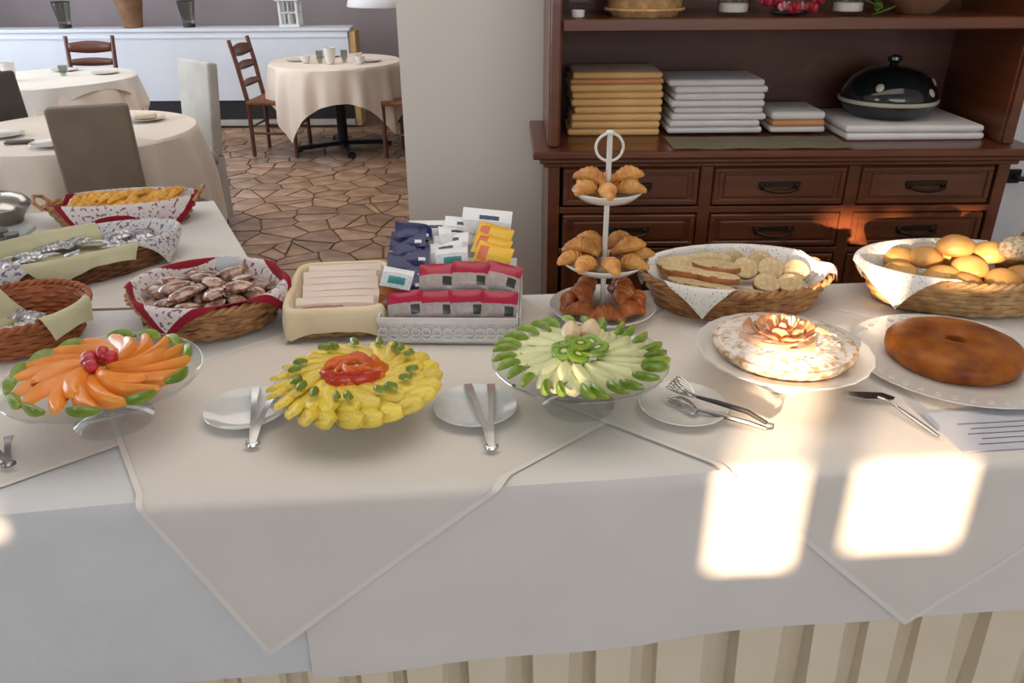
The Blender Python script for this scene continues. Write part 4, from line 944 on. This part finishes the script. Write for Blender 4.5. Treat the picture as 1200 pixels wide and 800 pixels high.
for a, r in ((-2.0, .072), (-1.35, .078), (2.7, .07), (.3, .072), (1.0, .066), (-2.7, .076)):
    part('apple_slice', xf(sweep(.07, .9, lambda t: .012 * math.sin(PI * (.06 + .88 * t)) ** .6, lambda t: .008, 12, wedge), TR((r * math.cos(a), r * math.sin(a) + .01, .036), (.2, 0, a + PI / 2 + .3))), 'apple_rose', pie)
# cake
cx_, cy_ = .938, 1.508
cpq = thing('serving_plate', 'large flat white plate with lace relief under the brown cake', 'plate', (cx_, cy_, ZT + .001))
part('plate', lathe([(.13, 0), (.135, .001), (.16, .006), (.212, .012), (.2165, .0135), (.215, .0155), (.165, .010), (.14, .0065), (.001, .006)], 80, fn=lambda a, r, z: 1 + (.006 * abs(math.sin(a * 20)) if r > .20 else 0)), 'porcelain', cpq)
part('relief', join(*[tube([((.196 + .006 * math.cos(t)) * math.cos(a + .028 * math.sin(t)), (.196 + .006 * math.cos(t)) * math.sin(a + .028 * math.sin(t)), .0137) for t in [2 * PI * q / 10 for q in range(10)]], .0011, 4, True) for a in [2 * PI * i / 40 for i in range(40)]]), 'porcelain', cpq)
cake = thing('cake', 'round golden brown cake with a small central hole', 'cake', (cx_ - .008, cy_ + .004, ZT + .0075))
part('sponge', lathe([(.122, 0), (.128, .004), (.134, .018), (.134, .030), (.126, .041), (.108, .049), (.075, .054), (.045, .0545), (.029, .052), (.020, .045), (.016, .028), (.001, .022)], 80, fn=lambda a, r, z: 1 + .006 * math.sin(a * 5 + z * 60) + .004 * math.sin(a * 11)), 'cake', cake)
part('hole_fruit', xf(blob(.006, .006, .006, 12, 8, .1, 2), (.002, .0, .030)), 'bread_crust', cake, label='dark sticky bit in the hole')
# cake server
cs = thing('cake_server', 'metal cake server with triangular blade between pie and cake', 'cake server', zp(.700, 1.308, 0))
bl = [(-.058, .022), (-.045, .034), (.034, .030), (.046, .014), (.004, .006), (-.03, .010)]
part('blade', prism([(-.060, .052), (-.048, .060), (.020, .054), (.038, .036), (.030, .026), (-.02, .030)], .002, .010), 'steel', cs)
part('neck', tube([(.006, .036, .012), (.013, .016, .017), (.024, -.006, .014)], .003, 8), 'steel', cs)
part('handle', tube([(.022, -.002, .0145), (.036, -.035, .011), (.050, -.07, .008), (.060, -.095, .006)], [.0035, .0055, .006, .0045], 10, flat=.6), 'steel', cs)
# printed sheet
sh = thing('printed_sheet', 'white sheet with printed lines lying in front of the cake plate', 'paper', zp(.875, 1.245, 0), .09)
part('sheet', box(.24, .13, .0006, (.02, 0, .001)), 'paper', sh)
for k in range(5):
    part('print_line', box(.17 - .02 * (k % 2), .0028, .0003, (.03 + .006 * (k % 2), .020 - .0165 * k, .0016)), 'ink', sh)

# far end of the corner table: chrome lid, glass dishes
ch = thing('chafing_bowl', 'shiny chrome bowl with lid at the end of the corner table', 'bowl', (-1.665, 2.555, ZK))
part('body', lathe([(.05, 0), (.055, .003), (.062, .02), (.085, .05), (.09, .056)], 40), 'steel_dark', ch)
part('lid', lathe([(.091, .056), (.088, .066), (.07, .086), (.035, .098), (.001, .1)], 40), 'steel', ch)
part('knob', xf(blob(.012, .012, .012, 14, 8), (0, 0, .110)), 'black_plastic', ch)
for x, y, r, lb in ((-1.56, 2.38, .085, 'shallow glass dish on the corner table behind the foil packet basket'), (-1.70, 2.24, .09, 'shallow glass dish with dark jam pots near the chrome bowl')):
    g = thing('glass_dish', lb, 'dish', (x, y, ZK))
    part('dish', lathe([(r * .6, 0), (r * .65, .003), (r * .95, .02), (r, .024), (r * .97, .025), (r * .62, .006), (.001, .005)], 40), 'glass_plate', g)
rq = random.Random(2)
for i, (x, y) in enumerate(((-1.58, 2.39), (-1.53, 2.36), (-1.72, 2.25), (-1.67, 2.22))):
    single('jam_pot', lathe([(.016, 0), (.019, .002), (.021, .018), (.022, .020), (.001, .0205)], 20), 'smoked', 'tiny dark single-serve pot in a glass dish', 'pot', (x, y, ZK + .007), (0, 0, 0), 'single-serve pots')

# ------------------------------------------------------------------ dining room beyond
def cloth_round(R_, z, half, rot, folds, seed, mt):
    n = 144; V = [(0, 0, z)]; F = []; lev = [0, .04, .12, .3, .55, .8, 1.0]
    for j, q in enumerate([.5, 1.0] + lev[1:]):
        for i in range(n):
            a = 2 * PI * i / n; ex = min(half / max(abs(math.cos(a - rot)), abs(math.sin(a - rot)), 1e-6), half * 1.41) - R_
            if j < 2: r, zz = R_ * q, z
            else:
                d = max(.05, min(ex, z - .03)) * q; k = min(1, d / .22)
                r = R_ + .012 + k * (.022 + .020 * math.sin(a * folds + seed) + .010 * math.sin(a * folds * 1.7 + 1)) + .05 * d; zz = z - d
            V.append((r * math.cos(a), r * math.sin(a), zz))
    F += [(0, 1 + i, 1 + (i + 1) % n) for i in range(n)]
    for j in range(len(lev)):
        for i in range(n): F.append((1 + j * n + i, 1 + j * n + (i + 1) % n, 1 + (j + 1) * n + (i + 1) % n, 1 + (j + 1) * n + i))
    return V, F
def dining_table(x, y, R_, label, cl_label, mt, half, rot, top=None):
    t = thing('dining_table', label, 'table', (x, y, 0))
    part('tabletop', lathe([(R_ - .02, .70), (R_, .71), (R_, .735), (R_ - .004, .742), (.001, .742)], 48), 'chair_wood', t)
    part('column', tube([(0, 0, .04), (0, 0, .70)], .045, 16), 'black_iron', t)
    for k in range(4):
        a = .35 + k * PI / 2; part('foot', join(bar((0, 0, .055), (.40 * math.cos(a), .40 * math.sin(a), .03), .05, .035), xf(box(.06, .06, .03), (.40 * math.cos(a), .40 * math.sin(a), .015))), 'black_iron', t)
    single('tablecloth', cloth_round(R_ + .004, .746, half, rot, 15, x, mt), mt, cl_label, 'tablecloth', (x, y, 0))
    if top: single('tablecloth', cloth_round(R_ + .012, .749, top, rot + .7, 11, x + 1, 'linen_pale'), 'linen_pale', cl_label.replace('long', 'white top') + ' with pale upper layer', 'tablecloth', (x, y, 0))
    return t
dining_table(-1.50, 7.28, .55, 'round dining table on black pedestal beside the ladder-back chairs by the wall edge', 'long cream cloth with pointed corners on the pedestal table', 'linen_cream', .82, .21)
dining_table(-3.47, 6.38, .56, 'round dining table standing by the partition wall, under a white topped cloth', 'long cloth on the table nearest the vases', 'linen_cream', .80, .3, .62)
dining_table(-2.32, 4.36, .60, 'round dining table between the taupe chair and the pale covered chair', 'long cloth on the table behind the taupe chair', 'linen_cream', .86, -.61)
def ladder_chair(x, y, rz, label, H=.95):
    """faces +Y; back at -Y"""
    t = thing('ladder_back_chair', label, 'chair', (x, y, 0), rz)
    part('seat', box(.42, .40, .035, (0, 0, .455), .012, 2), 'wicker_dark', t, label='woven straw seat')
    for s in (-1, 1):
        part('leg', tube([(s * .19, .18, 0), (s * .19, .18, .47)], .019, 10), 'chair_wood', t)
        part('leg', tube([(s * .18, -.20, 0), (s * .185, -.19, .45), (s * .19, -.235, .75), (s * .195, -.275, H)], [.017, .020, .019, .017], 10), 'chair_wood', t)
        part('stretcher', tube([(s * .19, .18, .20), (s * .182, -.195, .20)], .011, 8), 'chair_wood', t)
    part('stretcher', tube([(-.19, .18, .25), (.19, .18, .25)], .011, 8), 'chair_wood', t)
    part('stretcher', tube([(-.18, -.197, .25), (.18, -.197, .25)], .011, 8), 'chair_wood', t)
    for k, (z, h, yy) in enumerate(((.60, .042, -.213), (.74, .048, -.235), (.86, .070, -.255))):
        part('slat', grid(lambda u, v: ((u - .5) * .36, yy - .02 * math.sin(PI * u), z + (v - .5) * h * (1 + .45 * math.sin(PI * u)) ), 14, 3)[:2], 'chair_wood', t).modifiers.new('thickness', 'SOLIDIFY').thickness = .012
    return t
ladder_chair(-2.0, 7.13, -1.66, 'dark ladder-back chair standing free beside the pedestal table, against the partition wall')
ladder_chair(-.84, 7.02, 1.3, 'ladder-back chair half hidden behind the edge of the plain wall')
ladder_chair(-3.62, 7.15, PI + .1, 'ladder-back chair showing only its top slat behind the white topped table')
def parson(x, y, rz, mt, label, H=.98, w=.46, skirt=False, name='upholstered_chair'):
    t = thing(name, label, 'chair', (x, y, 0), rz)
    M = TR((0, -.21, .44), (rad(6), 0, 0))
    part('backrest', xf(box(w, .07, H - .44, (0, 0, (H - .44) / 2), .018, 3), M), mt, t)
    part('seat', box(w, .46, .11, (0, .01, .43), .02, 3), mt, t)
    if skirt:
        n = 60; per = []
        for i in range(n):
            q = i / n * 4; k = int(q); f = q - k; c = [(-w / 2, -.245), (w / 2, -.245), (w / 2, .24), (-w / 2, .24)]; a, b2 = c[k], c[(k + 1) % 4]; per.append((a[0] + (b2[0] - a[0]) * f, a[1] + (b2[1] - a[1]) * f))
        V = [(x_ * (1 + .03 * (j == 0) * math.sin(i * 2.1)), y_ * (1 + .05 * (j == 0) * math.sin(i * 2.1)), z) for j, z in enumerate((.04, .25, .44)) for i, (x_, y_) in enumerate(per)]
        part('skirt', (V, [(j * n + i, j * n + (i + 1) % n, (j + 1) * n + (i + 1) % n, (j + 1) * n + i) for j in range(2) for i in range(n)]), mt, t)
    for sx in (-1, 1):
        for yy in (-.19, .2): part('leg', box(.04, .04, .40, (sx * (w / 2 - .03), yy, .20), .004), 'chair_wood', t)
    return t
parson(-1.97, 3.93, .32, 'taupe_fabric', 'taupe upholstered chair with plain back turned to the corner table', .99, .34)
parson(-2.11, 5.02, 2.42, 'slip_fabric', 'pale grey chair in a full fabric cover beside the open floor', 1.0, .37, True, 'covered_chair')
parson(-2.83, 4.66, -2.1, 'dark_fabric', 'dark upholstered chair tucked at the far side of the table behind the taupe chair', .98, .44)
# table ware in the dining room
def cup(x, y, z, r, h, label, mt='porcelain', cat='cup', name='cup', group=None):
    return single(name, lathe([(r * .55, 0), (r * .6, .003), (r * .9, h * .4), (r, h), (r * .94, h), (r * .8, h * .4), (.001, .006)], 24), mt, label, cat, (x, y, z), group=group)
def dplate(x, y, z, r, label, group=None, mt='porcelain'): single('dinner_plate', lathe(plate_prof(r), 36), mt, label, 'plate', (x, y, z), group=group)
ZD = .7475
for x, y, g in ((-1.83, 7.30, 1), (-1.20, 7.22, 1), (-1.62, 7.58, 1)): dplate(x, y, ZD, .10, 'white plate laid on the pedestal table', 'plates on the pedestal table')
cup(-1.50, 7.06, ZD, .05, .13, 'tall white jug-like vase in the middle of the pedestal table', name='white_vase', cat='vase')
for x, y in ((-1.72, 7.12), (-1.30, 7.25), (-1.25, 7.05)): cup(x, y, ZD, .042, .065, 'small white cup on the pedestal table', group='cups on the pedestal table')
for x, y in ((-1.60, 7.12), (-1.40, 7.16)): cup(x, y, ZD, .03, .10, 'dark water glass beside the white vase', 'smoke_glass', 'glass', 'water_glass', 'glasses on the pedestal table')
ZE = .7505
for x, y in ((-3.55, 6.72), (-3.15, 6.55)): dplate(x, y, ZE, .10, 'white plate on the table below the vases', 'plates on the vase-side table')
cup(-3.68, 6.18, ZE, .05, .13, 'white jug standing on the table below the vases', name='white_vase', cat='vase')
for x, y in ((-3.76, 6.20), (-3.42, 6.45)): cup(x, y, ZE, .036, .075, 'dark glass on the table below the vases', 'smoke_glass', 'glass', 'water_glass', 'glasses on the vase-side table')
for x, y in ((-2.05, 4.62), (-2.62, 4.20), (-2.25, 3.98)): dplate(x, y, ZE, .105, 'white plate laid on the table behind the taupe chair', 'plates behind the taupe chair')
single('folded_napkin', box(.13, .05, .012, bev=.004), 'smoked', 'dark folded napkin on the table behind the taupe chair', 'napkin', (-2.44, 4.03, ZE + .006), (0, 0, .3))
single('folded_napkin', box(.12, .07, .025, bev=.008), 'napkin_beige', 'beige folded napkin on a plate behind the taupe chair', 'napkin', (-2.05, 4.62, ZE + .021), (0, 0, .3))
# on the partition ledge
ZL = .9355
def hurricane(x, label):
    t = thing('hurricane_vase', label, 'vase', (x, 8.42, ZL))
    part('base', lathe([(.055, 0), (.058, .004), (.055, .03), (.045, .032)], 28), 'dark_base', t)
    part('glass_body', lathe([(.055, .03), (.058, .06), (.074, .16), (.084, .235), (.080, .235), (.07, .16), (.052, .062)], 32, False, False), 'smoke_glass', t)
    part('rim', tube([(.082 * math.cos(a), .082 * math.sin(a), .235) for a in [2 * PI * k / 30 for k in range(30)]], .005, 6, True), 'dark_base', t)
hurricane(-4.34, 'smoky glass hurricane vase above the table with the white jug'); hurricane(-3.13, 'smoky glass hurricane vase with dark base on the ledge between brown vase and white lantern')
single('brown_vase', lathe([(.085, 0), (.09, .004), (.10, .08), (.125, .22), (.145, .38), (.14, .46), (.11, .50), (.10, .50), (.12, .4), (.001, .02)], 40, fn=lambda a, r, z: 1 + .01 * math.sin(z * 200)), 'terracotta', 'tall brown clay vase on the partition ledge', 'vase', (-3.68, 8.42, ZL))
ln = thing('lantern', 'white house-shaped candle lantern on the partition ledge', 'lantern', (-2.13, 8.42, ZL))
part('base', box(.20, .20, .025, (0, 0, .0125), .003), 'white_paint', ln, smooth=False)
for sx in (-1, 1):
    for sy in (-1, 1): part('post', box(.024, .024, .21, (sx * .082, sy * .082, .13), .002), 'white_paint', ln, smooth=False)
for a in range(4):
    part('pane', xf(box(.14, .003, .20, (0, -.082, .13)), TR(rot=(0, 0, a * PI / 2))), 'window_glass', ln)
    part('glazing_bar', xf(join(box(.01, .008, .20, (0, -.084, .13)), box(.14, .008, .01, (0, -.084, .13))), TR(rot=(0, 0, a * PI / 2))), 'white_paint', ln, smooth=False)
part('roof', join(box(.23, .23, .018, (0, 0, .244), .003), ([(-.10, -.10, .253), (.10, -.10, .253), (.10, .10, .253), (-.10, .10, .253), (0, 0, .36)], [(0, 1, 4), (1, 2, 4), (2, 3, 4), (3, 0, 4), (3, 2, 1, 0)])), 'white_paint', ln, smooth=False)
part('candle', tube([(0, 0, .025), (0, 0, .12)], .03, 16), 'candle', ln)
# pendant lamp over the pedestal table
pl = thing('pendant_lamp', 'white dome pendant lamp hanging over the pedestal table', 'lamp', (-.93, 6.6, 1.22))
part('shade', lathe([(.30, 0), (.302, .006), (.28, .07), (.20, .15), (.09, .20), (.03, .22), (.03, .235), (.001, .236)], 48, False, True), 'white_paint', pl)
part('cord', tube([(0, 0, .23), (0, 0, HC - 1.22)], .004, 6), 'dark_base', pl)
for k in COL.objects:
    if '_dims' in k: del k['_dims']
